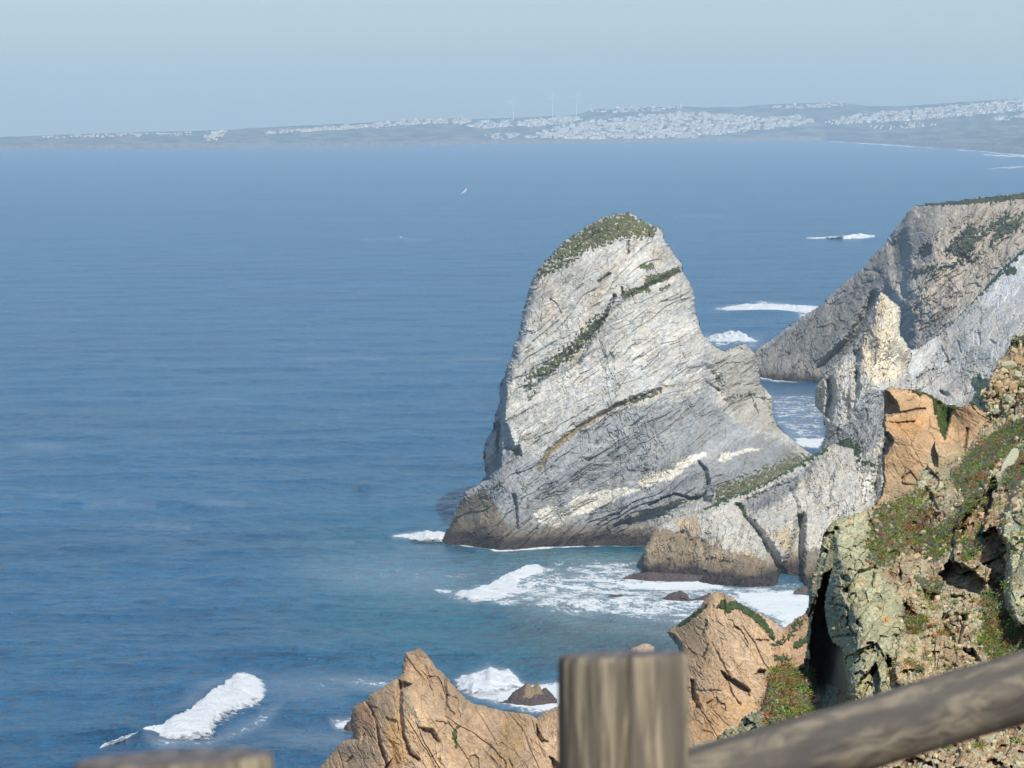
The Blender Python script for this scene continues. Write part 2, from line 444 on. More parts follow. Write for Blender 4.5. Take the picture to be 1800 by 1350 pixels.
# ------------------------------------------------------------------ the sea
def build_sea():
    u = np.concatenate([np.linspace(-26000, -1500, 24), np.linspace(-1200, -60, 20), np.arange(-30, 1832, 3.0), np.linspace(1860, 3000, 20), np.linspace(3500, 26000, 24)])
    v = np.concatenate([np.array([242.2, 243, 244, 245.0, 246]), np.arange(247, 420, 1.4), np.arange(420, 1368, 1.5), np.array([1380, 1400, 1450, 1520, 1620, 1800, 2100, 2600, 3500, 5200, 9000])])
    U, V = np.meshgrid(u, v)
    P = on_z(U, V)
    # straight rows of real ground: x and y in metres
    X, Y = P[..., 0], P[..., 1]
    far = smooth(1500, 9000, Y)
    W = X + 60*fbm(X/240, Y/240, 2, 5); Q = Y + 55*fbm(X/260, Y/220, 3, 6)
    z = 0.34*np.sin((Q*.98 + W*.18)*2*np.pi/88) + .22*np.sin((Q*.9-W*.40)*2*np.pi/51) + .5*fbm(X/60, Y/26, 4, 8) + .35*fbm(X/14, Y/6, 3, 9)
    # bigger swell humps that show as darker ridges
    humps = [(225, 1292, 60, 12, 2.2), (330, 1262, 60, 16, 1.6), (640, 858, 16, 7, 2.4), (880, 1020, 110, 14, 1.0), (980, 1092, 60, 9, 2.0), (1075, 1088, 30, 7, 1.3), (390, 1015, 70, 9, 1.3), (300, 1050, 40, 8, 1.0),
             (560, 1065, 60, 9, .9), (200, 960, 200, 12, 1.4), (1010, 975, 90, 10, 1.4), (470, 1150, 120, 12, 1.3), (330, 1215, 90, 20, 1.8), (100, 1010, 90, 9, .8), (650, 1130, 110, 10, 1.0),
             (740, 770, 80, 6, 1.2), (620, 780, 60, 6, 1.2), (230, 880, 90, 7, .9), (1480, 420, 60, 3, 2.0), (1340, 548, 80, 5, 2.0), (1290, 605, 60, 6, 2.0), (120, 1290, 120, 14, 1.3),(820,1150,130,10,1.0)]
    for hx, hy, wx, wy, a in humps:
        z = z + a*1.0*np.exp(-((U-hx)/wx)**2 - ((V-hy - .06*(U-hx)*0)/wy)**2)
    z = z*(1-.55*far)
    P[..., 2] = z
    wu = U + 5*fbm(U/30, V/14, 3, 11); wv = V + 3*fbm(U/30, V/14, 3, 12)
    foam = np.zeros(U.shape)
    def add(sp, a):
        nonlocal foam
        foam = np.maximum(foam, a*smooth(0, 1, mask(wu, wv, sp)))
    P_ = 'poly'; L_ = 'line'
    add((P_, [(930,1010),(1010,990),(1100,984),(1140,1004),(1262,1012),(1430,1030),(1430,1100),(1330,1092),(1190,1100),(1090,1092),(1000,1084),(930,1070),(840,1052),(880,1030)], 26), .62)
    add((P_, [(1280,1036),(1440,1036),(1440,1110),(1380,1105),(1300,1060)], 14), .88)
    add((P_, [(820,1052),(900,1055),(1010,1080),(940,1068),(880,1064)], 10), .75)
    add((P_, [(520,1000),(700,980),(830,985),(980,985),(940,1010),(860,1030),(820,1045),(730,1046),(600,1030)], 36), .36)
    add((L_, [(690,944),(735,941),(785,943)], [2, 7, 6], 6), .95)
    add((L_, [(782,948),(830,955),(880,967),(920,966),(1000,961),(1070,957),(1130,956)], [5, 3.5, 5, 3, 2.5, 2, 2], 3), .85)
    add((L_, [(840,968),(900,978),(960,970)], 3, 6), .4)
    add((L_, [(1085,1022),(1110,1030),(1180,1026),(1262,1026)], [4, 9, 11, 12], 8), .95)
    add((L_, [(1265,1034),(1330,1040),(1420,1042)], 4, 5), .7)
    add((L_, [(1100,1040),(1240,1050)], 6, 10), .75)
    add((P_, [(800,1192),(860,1172),(900,1180),(925,1200),(990,1195),(990,1258),(930,1252),(860,1240),(810,1215)], 10), .93)
    add((P_, [(560,1186),(640,1188),(720,1196),(720,1222),(650,1215),(590,1205)], 16), .5)
    add((P_, [(580,1262),(625,1262),(625,1282),(590,1278)], 8), .8)
    add((P_, [(470,1280),(640,1285),(600,1320),(520,1310)], 24), .32)
    add((P_, [(1345,690),(1460,690),(1450,770),(1400,800),(1360,740)], 14), .50)
    add((P_, [(1395,768),(1450,768),(1440,790),(1400,784)], 6), .95)
    add((L_, [(1338,664),(1360,664),(1400,668),(1446,664)], [2.5, 5, 2, 3], 3), .95)
    add((L_, [(1258,543),(1340,537),(1440,545)], [2, 6, 7], 5), .85)
    add((P_, [(1225,590),(1340,595),(1330,612),(1240,612)], 10), .55)
    add((P_, [(1400,552),(1440,552),(1430,562),(1405,560)], 6), .7)
    add((L_, [(1418,420),(1475,418),(1535,415)], [1, 2.5, 3], 3), .8)
    add((L_, [(1440,247.5),(1500,250),(1560,254),(1640,259),(1700,263),(1760,268),(1840,276)], [.6, 1.2, 1.5, 1.8, 1.6, 2.2, 2], 1.2), .9)
    add((L_, [(1730,272),(1790,275),(1840,279)], 1.2, 1.5), .9)
    add((L_, [(1735,297),(1760,295),(1830,292)], [.8, 1.4, .8], 1.5), .7)
    add((L_, [(0,262.3),(300,260.5),(700,256.5),(1000,252),(1240,249)], .55, .8), .55)
    add((P_, [(430,1185),(560,1180),(620,1200),(600,1225),(520,1230),(440,1215)], 26), .30)
    add((P_, [(255,1300),(360,1300),(440,1262),(500,1235),(470,1270),(370,1315),(280,1325)], 12), .42)
    add((P_, [(300,1250),(390,1190),(440,1170),(470,1180),(400,1200),(340,1250)], 10), .30)
    add((P_, [(760,1040),(840,1030),(930,1000),(1000,985),(980,1010),(900,1050),(820,1062)], 16), .62)
    add((P_, [(960,985),(1130,975),(1140,1000),(1040,1005)], 12), .42)
    add((P_, [(900,1085),(1100,1095),(1240,1105),(1180,1120),(1000,1105)], 14), .34)
    for a, b, c, w in [(40,784,110,4),(150,889,270,3),(360,885,430,3),(540,630,680,1.5),(790,630,880,1.5),(830,630,880,2),(60,872,130,2),(640,420,760,1.2),(1060,398,1120,1),(1180,380,1280,1),(430,605,560,1),(350,700,420,1.5),(700,960,780,4),(600,1005,690,5),(240,925,330,3),(480,950,620,2),(40,560,160,1),(1250,690,1300,1)]:
        add((L_, [(a, b+1), ((a+c)/2, b), (c, b+2)], w, w*2.4), .30)
    foam = np.clip(foam, 0, 1)
    deep = np.array([.005, .096, .215]); teal = np.array([.025, .180, .215]); murk = np.array([.085, .135, .125])
    m1 = smooth(0, 1, mask(wu, wv, (P_, [(560,960),(780,930),(1140,945),(1440,1010),(1440,1120),(1200,1200),(900,1230),(700,1200),(560,1110)], 160)))[..., None]
    m2 = smooth(0, 1, mask(wu, wv, (P_, [(930,1090),(1180,1105),(1200,1150),(980,1150),(900,1120)], 50)))[..., None]*.6
    m3 = smooth(0, 1, mask(wu, wv, (P_, [(820,975),(1135,965),(1140,1000),(900,990)], 14)))[..., None]*.7
    col = np.ones(U.shape+(3,))*deep
    vv = fbm(X/300, Y/160, 4, 14)[..., None]
    col = col*(1+.35*vv)
    col = col*(1-m1*.55) + teal*m1*.55
    col = col*(1-m3) + teal*m3
    col = col*(1-m2) + murk*m2
    nr, nc = U.shape
    I = np.arange(nr*nc).reshape(nr, nc)
    quads = np.stack([I[1:, :-1].ravel(), I[1:, 1:].ravel(), I[:-1, 1:].ravel(), I[:-1, :-1].ravel()], -1)
    m, n, l, b = new_mat('sea_water')
    a = n.new('ShaderNodeVertexColor'); a.layer_name = 'Col'
    tc = n.new('ShaderNodeTexCoord')
    def noise(sx, sy, detail, rough=.6, dist=0.0):
        mp = n.new('ShaderNodeMapping'); mp.inputs['Scale'].default_value = (sx, sy, 1); mp.inputs['Rotation'].default_value = (0, 0, R(8))
        l.new(tc.outputs['Object'], mp.inputs['Vector'])
        t = n.new('ShaderNodeTexNoise'); t.inputs['Scale'].default_value = 1; t.inputs['Detail'].default_value = detail; t.inputs['Roughness'].default_value = rough
        t.inputs['Distortion'].default_value = dist
        l.new(mp.outputs[0], t.inputs['Vector']); return t.outputs['Fac']
    def math_(op, x, y=None, clamp=False):
        q = n.new('ShaderNodeMath'); q.operation = op; q.use_clamp = clamp
        for k, w in enumerate((x, y)):
            if w is None: continue
            if isinstance(w, (int, float)): q.inputs[k].default_value = w
            else: l.new(w, q.inputs[k])
        return q.outputs[0]
    big = noise(.055, .032, 4, .55); chop = noise(.26, .12, 5, .6); fine = noise(.75, .45, 3, .6)
    h = math_('ADD', math_('MULTIPLY', big, 4.0), math_('ADD', math_('MULTIPLY', chop, 3.0), math_('MULTIPLY', fine, .55)))
    bp = n.new('ShaderNodeBump'); bp.inputs['Strength'].default_value = 1.0; bp.inputs['Distance'].default_value = 3.2
    l.new(h, bp.inputs['Height']); l.new(bp.outputs[0], b.inputs['Normal'])
    b.inputs['Roughness'].default_value = .22; b.inputs['IOR'].default_value = 1.33
    sc = n.new('ShaderNodeMapRange'); sc.inputs['From Min'].default_value = .36; sc.inputs['From Max'].default_value = .64; sc.inputs['To Min'].default_value = .80; sc.inputs['To Max'].default_value = 1.20
    l.new(chop, sc.inputs['Value']); vs_ = n.new('ShaderNodeVectorMath'); vs_.operation = 'SCALE'; l.new(a.outputs['Color'], vs_.inputs[0]); l.new(sc.outputs[0], vs_.inputs['Scale'])
    l.new(vs_.outputs[0], b.inputs['Base Color'])
    # foam: lacy where thin, solid where thick
    fa = n.new('ShaderNodeAttribute'); fa.attribute_name = 'foam'
    lace = noise(.16, .10, 9, .72, .6); lace2 = noise(1.3, .5, 6, .7, .3)
    th = math_('ADD', math_('MULTIPLY', math_('SUBTRACT', lace, .5), 1.7), math_('MULTIPLY', math_('SUBTRACT', lace2, .5), .9))
    amt = math_('ADD', fa.outputs['Fac'], math_('MULTIPLY', th, math_('MINIMUM', math_('MULTIPLY', fa.outputs['Fac'], 3.0), 1.0)))
    mr = n.new('ShaderNodeMapRange'); mr.interpolation_type = 'SMOOTHSTEP'; mr.inputs['From Min'].default_value = .42; mr.inputs['From Max'].default_value = .78
    l.new(amt, mr.inputs['Value'])
    veil = math_('MULTIPLY', fa.outputs['Fac'], .30)
    fac = math_('MAXIMUM', mr.outputs[0], veil, True)
    fd = n.new('ShaderNodeBsdfDiffuse'); fd.inputs['Color'].default_value = (.62, .66, .67, 1)
    bp2 = n.new('ShaderNodeBump'); bp2.inputs['Strength'].default_value = .5; bp2.inputs['Distance'].default_value = .6
    l.new(lace2, bp2.inputs['Height']); l.new(bp2.outputs[0], fd.inputs['Normal'])
    mx = n.new('ShaderNodeMixShader'); l.new(fac, mx.inputs[0]); l.new(b.outputs[0], mx.inputs[1]); l.new(fd.outputs[0], mx.inputs[2])
    l.new(mx.outputs[0], n['Material Output'].inputs['Surface'])
    o = mesh_obj('sea', P.reshape(-1, 3), quads=quads, mats=[m], col=col.reshape(-1, 3), attrs={'foam': foam.ravel()}, shade=True)
    tag(o, 'blue ocean with swell, foam streaks and white surf round the rocks', kind='structure')
build_sea()

# breaking crests: heaped white water standing above the surface
def foam_mat():
    m, n, l, b = new_mat('white_water')
    b.inputs['Base Color'].default_value = (.62, .66, .68, 1); b.inputs['Roughness'].default_value = .9; b.inputs['Specular IOR Level'].default_value = .1
    tc = n.new('ShaderNodeTexCoord'); mp = n.new('ShaderNodeMapping'); mp.inputs['Scale'].default_value = (.5, .38, .9); l.new(tc.outputs['Object'], mp.inputs['Vector'])
    t = n.new('ShaderNodeTexNoise'); t.inputs['Scale'].default_value = 1; t.inputs['Detail'].default_value = 8; t.inputs['Roughness'].default_value = .7; l.new(mp.outputs[0], t.inputs['Vector'])
    bp = n.new('ShaderNodeBump'); bp.inputs['Strength'].default_value = .8; bp.inputs['Distance'].default_value = 1.2; l.new(t.outputs['Fac'], bp.inputs['Height']); l.new(bp.outputs[0], b.inputs['Normal'])
    a = n.new('ShaderNodeAttribute'); a.attribute_name = 'cover'
    s1 = n.new('ShaderNodeMath'); s1.operation = 'SUBTRACT'; l.new(t.outputs['Fac'], s1.inputs[0]); s1.inputs[1].default_value = .5
    s2 = n.new('ShaderNodeMath'); s2.operation = 'MULTIPLY_ADD'; l.new(s1.outputs[0], s2.inputs[0]); s2.inputs[1].default_value = 3.4; l.new(a.outputs['Fac'], s2.inputs[2])
    mr = n.new('ShaderNodeMapRange'); mr.interpolation_type = 'SMOOTHSTEP'; mr.inputs['From Min'].default_value = .05; mr.inputs['From Max'].default_value = 1.1; l.new(s2.outputs[0], mr.inputs['Value'])
    tr = n.new('ShaderNodeBsdfTransparent'); mx = n.new('ShaderNodeMixShader'); l.new(mr.outputs[0], mx.inputs[0]); l.new(tr.outputs[0], mx.inputs[1]); l.new(b.outputs[0], mx.inputs[2])
    l.new(mx.outputs[0], n['Material Output'].inputs['Surface'])
    return m
M_foam = foam_mat()
def breaker(label, foot, crest, hs, back_m=7.0, seed=1, rough=1.0, nu=150, nv=26):
    foot = np.asarray(foot, float); crest = np.asarray(crest, float)
    def samp(P, n):
        s = np.concatenate([[0], np.cumsum(np.hypot(*(P[1:]-P[:-1]).T))]); t = np.linspace(0, s[-1], n)
        return np.stack([np.interp(t, s, P[:, 0]), np.interp(t, s, P[:, 1])], -1)
    f = samp(foot, nu); c = samp(crest, nu); h = np.interp(np.linspace(0, 1, nu), np.linspace(0, 1, len(hs)), hs)
    A = on_z(f[:, 0], f[:, 1], 0.0)
    B = np.stack([on_z(c[i, 0], c[i, 1], h[i]) for i in range(nu)])
    rows = []; cov = []
    bil = 1-np.abs(perlin(np.linspace(0, nu/40, nu), np.zeros(nu), seed))*1.6
    hh = h*(.75+.35*bil)
    ends = np.minimum(1, np.minimum(np.arange(nu), nu-1-np.arange(nu))/(nu*.10))
    for t in np.linspace(-.22, 1, nv):
        p = A*(1-t) + B*t
        tt = max(t, 0)
        p[:, 2] = hh*(tt**.8)*(1-.25*tt) + (.12 if t > 0 else .05)
        rows.append(p); cov.append(np.minimum(1.7, (t+.22)*3.2)*np.minimum(1, ends*1.3)-.1)
    for k in range(1, 11):
        p = B.copy(); w = k/10
        p[:, 1] += back_m*w; p[:, 2] = hh*.75*(1-w)**1.3 - .3*w
        rows.append(p); cov.append(1.5*(1-w)**1.3*np.minimum(1, ends*1.3)-.1)
    G = np.stack(rows); CV = np.stack(cov)
    X, Y = G[..., 0], G[..., 1]
    n = 1-2*np.abs(fbm(X/9 + Y/30, Y/9, 3, seed, .5)); n2 = fbm(X/2.2, Y/1.6, 4, seed+3)
    G[..., 2] += (n*.5 + n2*.26)*rough*np.clip(CV, 0, 1)*(.3+.7*ends)
    G[..., 1] += n2*1.0*rough; G[..., 0] += .8*rough*fbm(X/2.5+9, Y/5, 3, seed+8)
    nr, nc = G.shape[:2]; I = np.arange(nr*nc).reshape(nr, nc)
    q = np.stack([I[:-1, :-1].ravel(), I[:-1, 1:].ravel(), I[1:, 1:].ravel(), I[1:, :-1].ravel()], -1)
    o = mesh_obj('breaking_wave', G.reshape(-1, 3), quads=q, mats=[M_foam], attrs={'cover': CV.ravel()}, shade=True)
    tag(o, label, 'wave', 'breaking waves on the sea')
breaker('largest white breaker, rolling diagonally beyond the low blurred post',
        [(256,1296),(295,1301),(338,1300),(372,1292),(380,1270),(412,1254),(446,1240),(476,1226)],
        [(258,1286),(290,1264),(328,1246),(358,1226),(384,1202),(410,1184),(438,1178),(464,1192)], [1.4, 2.2, 2.6, 2.8, 3.0, 3.4, 3.4, 1.8], 6, 3)
breaker('thin toothed curling lip of a wave breaking just above the low blurred post',
        [(170,1322),(205,1310),(232,1303),(272,1297)], [(176,1314),(205,1300),(232,1287),(276,1272)], [.5, 1.6, 2.0, 1.8], 3, 5, .8, 100, 14)
breaker('white double breaker rolling in below the tall stack, left of the foamy bay',
        [(790,1046),(830,1060),(870,1059),(914,1046),(905,1032),(935,1016),(966,1004)],
        [(800,1040),(832,1036),(868,1022),(886,1012),(908,1000),(936,991),(958,994)], [.4, 1.6, 2.0, 1.8, 2.0, 1.8, .6], 7, 7)
breaker('white surf exploding behind the orange peak, beside the jagged dark rock',
        [(796,1208),(830,1222),(868,1222),(900,1210),(925,1204)], [(806,1190),(835,1180),(868,1172),(892,1178),(912,1192)], [1.0, 2.2, 3.0, 2.4, 1.0], 6, 9, 1.3)
breaker('small pyramid of white surf in the gap right of the tall stack',
        [(1232,602),(1260,610),(1300,609),(1338,605)], [(1246,592),(1275,584),(1292,578),(1312,590)], [1.5, 4.0, 6.0, 2.5], 16, 11, 2.4)
breaker('flat white line of surf running into the foot of the far headland',
        [(1256,546),(1310,549),(1380,550),(1440,553)], [(1266,542),(1312,534),(1380,536),(1440,540)], [1.0, 4.0, 3.0, 2.0], 18, 13, 2.2)
breaker('thin white breaker far out, above the slanting edge of the headland',
        [(1416,421),(1455,421),(1490,422),(1518,421),(1537,417)], [(1424,419),(1460,418),(1490,413),(1512,410),(1534,414)], [.8, 1.6, 4.5, 6.0, 2.0], 26, 15, 2.6)
breaker('splash of white water against the seaward nose of the tall stack',
        [(715,948),(745,952),(782,952)], [(722,941),(752,931),(782,936)], [.8, 2.4, 1.5], 5, 17, 1.2, 80, 14)

# ------------------------------------------------------------------ far headland and cliffs behind the stack
HEADLAND = [(1300,640),(1328,612),(1353,597),(1400,563),(1440,537),(1483,497),(1517,470),(1550,433),(1572,404),(1579,396),(1597,370),(1607,361),(1633,358),(1700,350),(1767,342),(1800,339),(1900,330),(2200,320),(2200,760),(1440,760),(1440,700),(1335,676),(1300,676)]
rock('headland', HEADLAND,
     [(1335,664,2040),(1440,668,2010),(1340,620,2075),(1400,563,2085),(1480,500,2090),(1560,425,2090),(1600,365,2090),(1500,640,1985),(1480,570,2040),(1560,560,1985),(1600,500,1975),(1640,420,1985),(1700,360,2010),(1700,480,1950),(1800,340,2010),(1800,480,1930),(2200,330,2010),(2200,700,1800),(1700,700,1850),(1440,755,1990)],
     1.25, M_rock_far,
     [dict(k='chunk', size=40, amp=14, seed=3, deg=46, stretch=2.4, warp=.5), dict(k='chunk', size=14, amp=5.5, seed=5, deg=48, stretch=2.0, warp=.5),
      dict(k='chunk', size=5, amp=1.5, seed=7, deg=50, stretch=2), dict(k='chunk', size=2, amp=.6, seed=8, deg=45, stretch=1.5), dict(k='strata', size=4, amp=1.1, deg=43, seed=10, warp=.7, stretch=9, tint=.3), dict(k='cracks', size=12, amp=2.6, seed=11, deg=46, stretch=3.5), dict(k='cracks', size=7, amp=1.6, seed=12, deg=100, stretch=2.5), dict(k='slab', size=26, amp=1.9, seed=13, deg=46, stretch=2.6, n=6), dict(k='slab', size=8, amp=.5, seed=14, deg=70, stretch=1.6, n=5), dict(k='pits', size=7, amp=1.6, seed=15, deg=60, stretch=1.7, thr=.26), dict(k='fbm', size=7, amp=2.4, seed=9)],
     (.36, .34, .295), round_px=14, round_m=10, thick=150, edge=2.5, seed=21,
     dents=[(('poly', [(1565,430),(1592,405),(1596,470),(1588,520),(1572,500),(1566,460)], 9), 15),
            (('poly', [(1470,620),(1540,520),(1560,500),(1600,560),(1596,640),(1500,700),(1440,680)], 12), 11),
            (('line', [(1520,475),(1545,478)], 2.5, 3), 4), (('line', [(1440,650),(1500,590),(1535,520)], 5, 6), 12)],
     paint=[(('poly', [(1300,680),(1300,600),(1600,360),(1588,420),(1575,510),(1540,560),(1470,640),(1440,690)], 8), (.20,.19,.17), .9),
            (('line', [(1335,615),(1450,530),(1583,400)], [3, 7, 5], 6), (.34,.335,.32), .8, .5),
            (('poly', [(1600,370),(1800,350),(1800,470),(1700,540),(1600,600),(1590,480)], 10), (.34,.30,.24), .8),
            (('poly', [(1640,440),(1700,400),(1760,380),(1800,400),(1720,470),(1660,520)], 12), (.33,.29,.22), .7),
            (('line', [(1628,430),(1640,470),(1632,490)], 8, 6), (.38,.25,.13), .5),
            (('poly', [(1600,540),(1680,500),(1730,460),(1720,560),(1620,600)], 10), (.35,.33,.29), .6)],
     veg=[(('line', [(1612,359),(1700,354),(1800,344),(2200,326)], [3, 6, 7, 12], 4), .6), (('poly', [(1660,440),(1700,395),(1720,400),(1715,440),(1690,455)], 8), 1.4, .12),
          (('poly', [(1750,395),(1800,375),(1800,400),(1740,430)], 8), 1.4, .1), (('line', [(1700,430),(1740,400),(1770,380)], 8, 8), 1.5, .2), (('line', [(1630,435),(1625,440)], 9, 5), .8),
          (('line', [(1600,480),(1660,470),(1720,455)], 6, 8), 1.6, .3)],
     veg_amp=2.2, veg_mat=M_veg_far, veg_cols=((.040,.050,.030),(.075,.085,.045)),
     tide=[(1.5, 6, (.09,.075,.06)), (.5, 3, TIDE_DARK)], tint_amt=.2,
     streak=[(43, 90, 3.5, .6, (.15,.145,.135)), (80, 60, 5, .35, (.42,.37,.29))])
headland = bpy.data.objects['headland']
tag(headland, 'grey and brown headland dropping in a long slab into the sea, green on top', kind='structure')

r = rock('cliff', [(1560,720),(1570,640),(1585,590),(1598,615),(1612,612),(1640,595),(1680,560),(1700,540),(1735,500),(1757,470),(1800,430),(1900,380),(2200,300),(2200,1000),(1500,1000),(1500,800)],
     [(1585,600,1640),(1600,700,1600),(1560,780,1570),(1640,600,1660),(1740,500,1720),(1800,440,1740),(1700,640,1600),(1800,560,1620),(1800,700,1540),(1650,760,1540),(2200,400,1700),(2200,900,1450),(1500,950,1520),(1760,620,1580)],
     1.25, M_rock_far,
     [dict(k='chunk', size=32, amp=9, seed=23, deg=38, stretch=1.9, warp=.5), dict(k='chunk', size=11, amp=3.8, seed=25, deg=40, stretch=1.6, warp=.5),
      dict(k='chunk', size=4, amp=1.1, seed=27, deg=70, stretch=1.5), dict(k='chunk', size=1.7, amp=.5, seed=28, deg=60, stretch=1.4), dict(k='cracks', size=9, amp=2.0, seed=31, deg=38, stretch=3.5), dict(k='cracks', size=6, amp=1.6, seed=32, deg=82, stretch=2.5), dict(k='slab', size=22, amp=1.3, seed=33, deg=40, stretch=2.2, n=6), dict(k='slab', size=6, amp=.45, seed=34, deg=75, stretch=1.6, n=5), dict(k='pits', size=4, amp=1.8, seed=35, deg=60, stretch=1.6, thr=.26), dict(k='fbm', size=5, amp=1.6, seed=29)],
     (.43, .425, .395), round_px=12, round_m=8, thick=100, edge=2.5, seed=31,
     dents=[(('line', [(1655,610),(1662,622),(1668,640)], 1.8, 2), 5), (('line', [(1660,637),(1675,632)], 1.5, 2), 4), (('line', [(1610,665),(1640,650)], 1.4, 2), 4),
            (('line', [(1684,600),(1688,620)], 1.3, 2), 4), (('line', [(1720,585),(1722,605)], 1.3, 2), 4), (('poly', [(1652,684),(1670,692),(1664,698),(1652,692)], 2), 7), (('line', [(1742,598),(1748,605)], 1.5, 2), 4)],
     paint=[(('poly', [(1720,520),(1760,475),(1810,430),(1810,500),(1750,540)], 8), (.46,.47,.46), .8), (('poly', [(1650,560),(1700,580),(1720,640),(1660,660)], 18), (.42,.41,.38), .6),
            (('poly', [(1590,690),(1700,640),(1760,640),(1740,700),(1640,720)], 14), (.44,.40,.34), .7), (('line', [(1655,580),(1665,600)], 7, 4), (.40,.33,.26), .7)],
     veg=[(('line', [(1645,592),(1690,548),(1740,498),(1800,440)], [1.5, 3, 4, 3], 3), 1.2, .1), (('poly', [(1705,665),(1722,658),(1735,668),(1760,655),(1770,680),(1740,740),(1700,720),(1715,690)], 5), .5),
          (('line', [(1680,520),(1700,505)], 4, 4), .8), (('line', [(1770,478),(1782,476)], 6, 4), .6), (('line', [(1600,605),(1615,600)], 2, 3), 1.2, .1)],
     veg_amp=1.6, veg_mat=M_veg_far, veg_cols=((.035,.055,.035),(.06,.085,.045)), tint_amt=.22,
     streak=[(40, 30, 4, .45, (.22,.225,.22)), (85, 40, 4, .3, (.30,.26,.19)), (60, 8, 2.5, .35, (.48,.46,.41))])
tag(r.obj, 'pale grey fractured cliff between the headland and the orange rock', kind='structure')

# ------------------------------------------------------------------ pale pinnacle
r = rock('sea_stack', [(1433,717),(1431,696),(1434,677),(1447,663),(1463,643),(1478,628),(1493,617),(1510,600),(1522,580),(1533,563),(1537,537),(1541,524),(1548,513),(1560,518),(1570,530),(1580,538),(1585,547),(1583,563),(1582,580),(1583,590),(1594,602),(1600,613),(1603,630),(1597,647),(1600,665),(1610,720),(1620,1060),(1440,1060),(1436,900),(1440,800),(1452,760),(1447,730)],
     [(1433,700,1305),(1447,665,1300),(1510,600,1300),(1548,515,1306),(1585,545,1310),(1600,640,1305),(1520,700,1268),(1560,600,1285),(1450,800,1262),(1500,850,1235),(1560,800,1240),(1440,1000,1185),(1530,1000,1180),(1600,900,1220),(1480,760,1268)],
     1.15, M_rock_far,
     [dict(k='chunk', size=17, amp=6, seed=43, deg=66, stretch=1.7, warp=.5), dict(k='chunk', size=6, amp=2.8, seed=45, deg=70, stretch=1.8, warp=.5),
      dict(k='chunk', size=2.4, amp=1.2, seed=47, deg=70, stretch=1.5), dict(k='chunk', size=1.0, amp=.5, seed=48, deg=65, stretch=1.4), dict(k='cracks', size=5, amp=1.2, seed=52, deg=75, stretch=3), dict(k='slab', size=10, amp=1.0, seed=53, deg=70, stretch=2.0, n=6), dict(k='slab', size=3, amp=.45, seed=54, deg=70, stretch=1.6, n=5), dict(k='pits', size=3, amp=1.0, seed=55, deg=80, stretch=1.8, thr=.26), dict(k='fbm', size=2.5, amp=.8, seed=49)],
     (.43, .42, .38), round_px=16, round_m=12, thick=30, edge=3, seed=41,
     dents=[(('poly', [(1500,618),(1512,612),(1514,632),(1506,640),(1512,680),(1502,715),(1498,690),(1503,650)], 4), 7), (('poly', [(1452,668),(1462,662),(1468,700),(1460,740),(1450,730),(1455,700)], 4), 7),
            (('poly', [(1552,690),(1562,690),(1562,760),(1548,800),(1540,900),(1530,880),(1545,780)], 6), 8), (('line', [(1468,630),(1488,620)], 2, 3), 4),
            (('poly', [(1380,1060),(1400,905),(1412,890),(1418,940),(1416,1060)], 5), 10)],
     paint=[(('poly', [(1535,540),(1548,512),(1585,545),(1583,590),(1604,625),(1590,660),(1540,672),(1520,660),(1515,620),(1510,605)], 8), (.64,.56,.41), .85, .4),
            (('poly', [(1545,600),(1570,560),(1580,600),(1560,640)], 16), (.62,.57,.45), .6), (('poly', [(1465,650),(1500,630),(1500,680),(1490,700),(1465,700)], 6), (.52,.50,.44), .8),
            (('poly', [(1440,800),(1456,760),(1500,740),(1530,680),(1555,690),(1560,750),(1540,790),(1480,800)], 12), (.19,.20,.205), .85),
            (('line', [(1560,640),(1600,640)], 3, 6), (.58,.42,.22), .6), (('poly', [(1530,740),(1552,740),(1545,850),(1530,870),(1520,800)], 8), (.50,.47,.38), .7),
            (('poly', [(1495,830),(1540,830),(1530,880),(1515,905),(1500,900)], 6), (.56,.53,.46), .8)],
     veg=[(('poly', [(1475,775),(1495,772),(1513,785),(1512,800),(1490,805)], 5), .8), (('line', [(1510,810),(1535,815)], 4, 5), 1.5, .2)],
     veg_amp=1.2, veg_mat=M_veg_far, veg_cols=((.035,.06,.025),(.07,.10,.04)), tide=[(8, 16, TIDE_BROWN), (1.5, 4, TIDE_DARK)], tint_amt=.2,
     streak=[(70, 30, 4, .4, (.20,.205,.205)), (20, 40, 2.5, .3, (.22,.22,.215)), (75, 12, 2.5, .35, (.52,.50,.45))])
tag(r.obj, 'small stack with a cream coloured crooked pinnacle in front of the headland', 'sea stack')

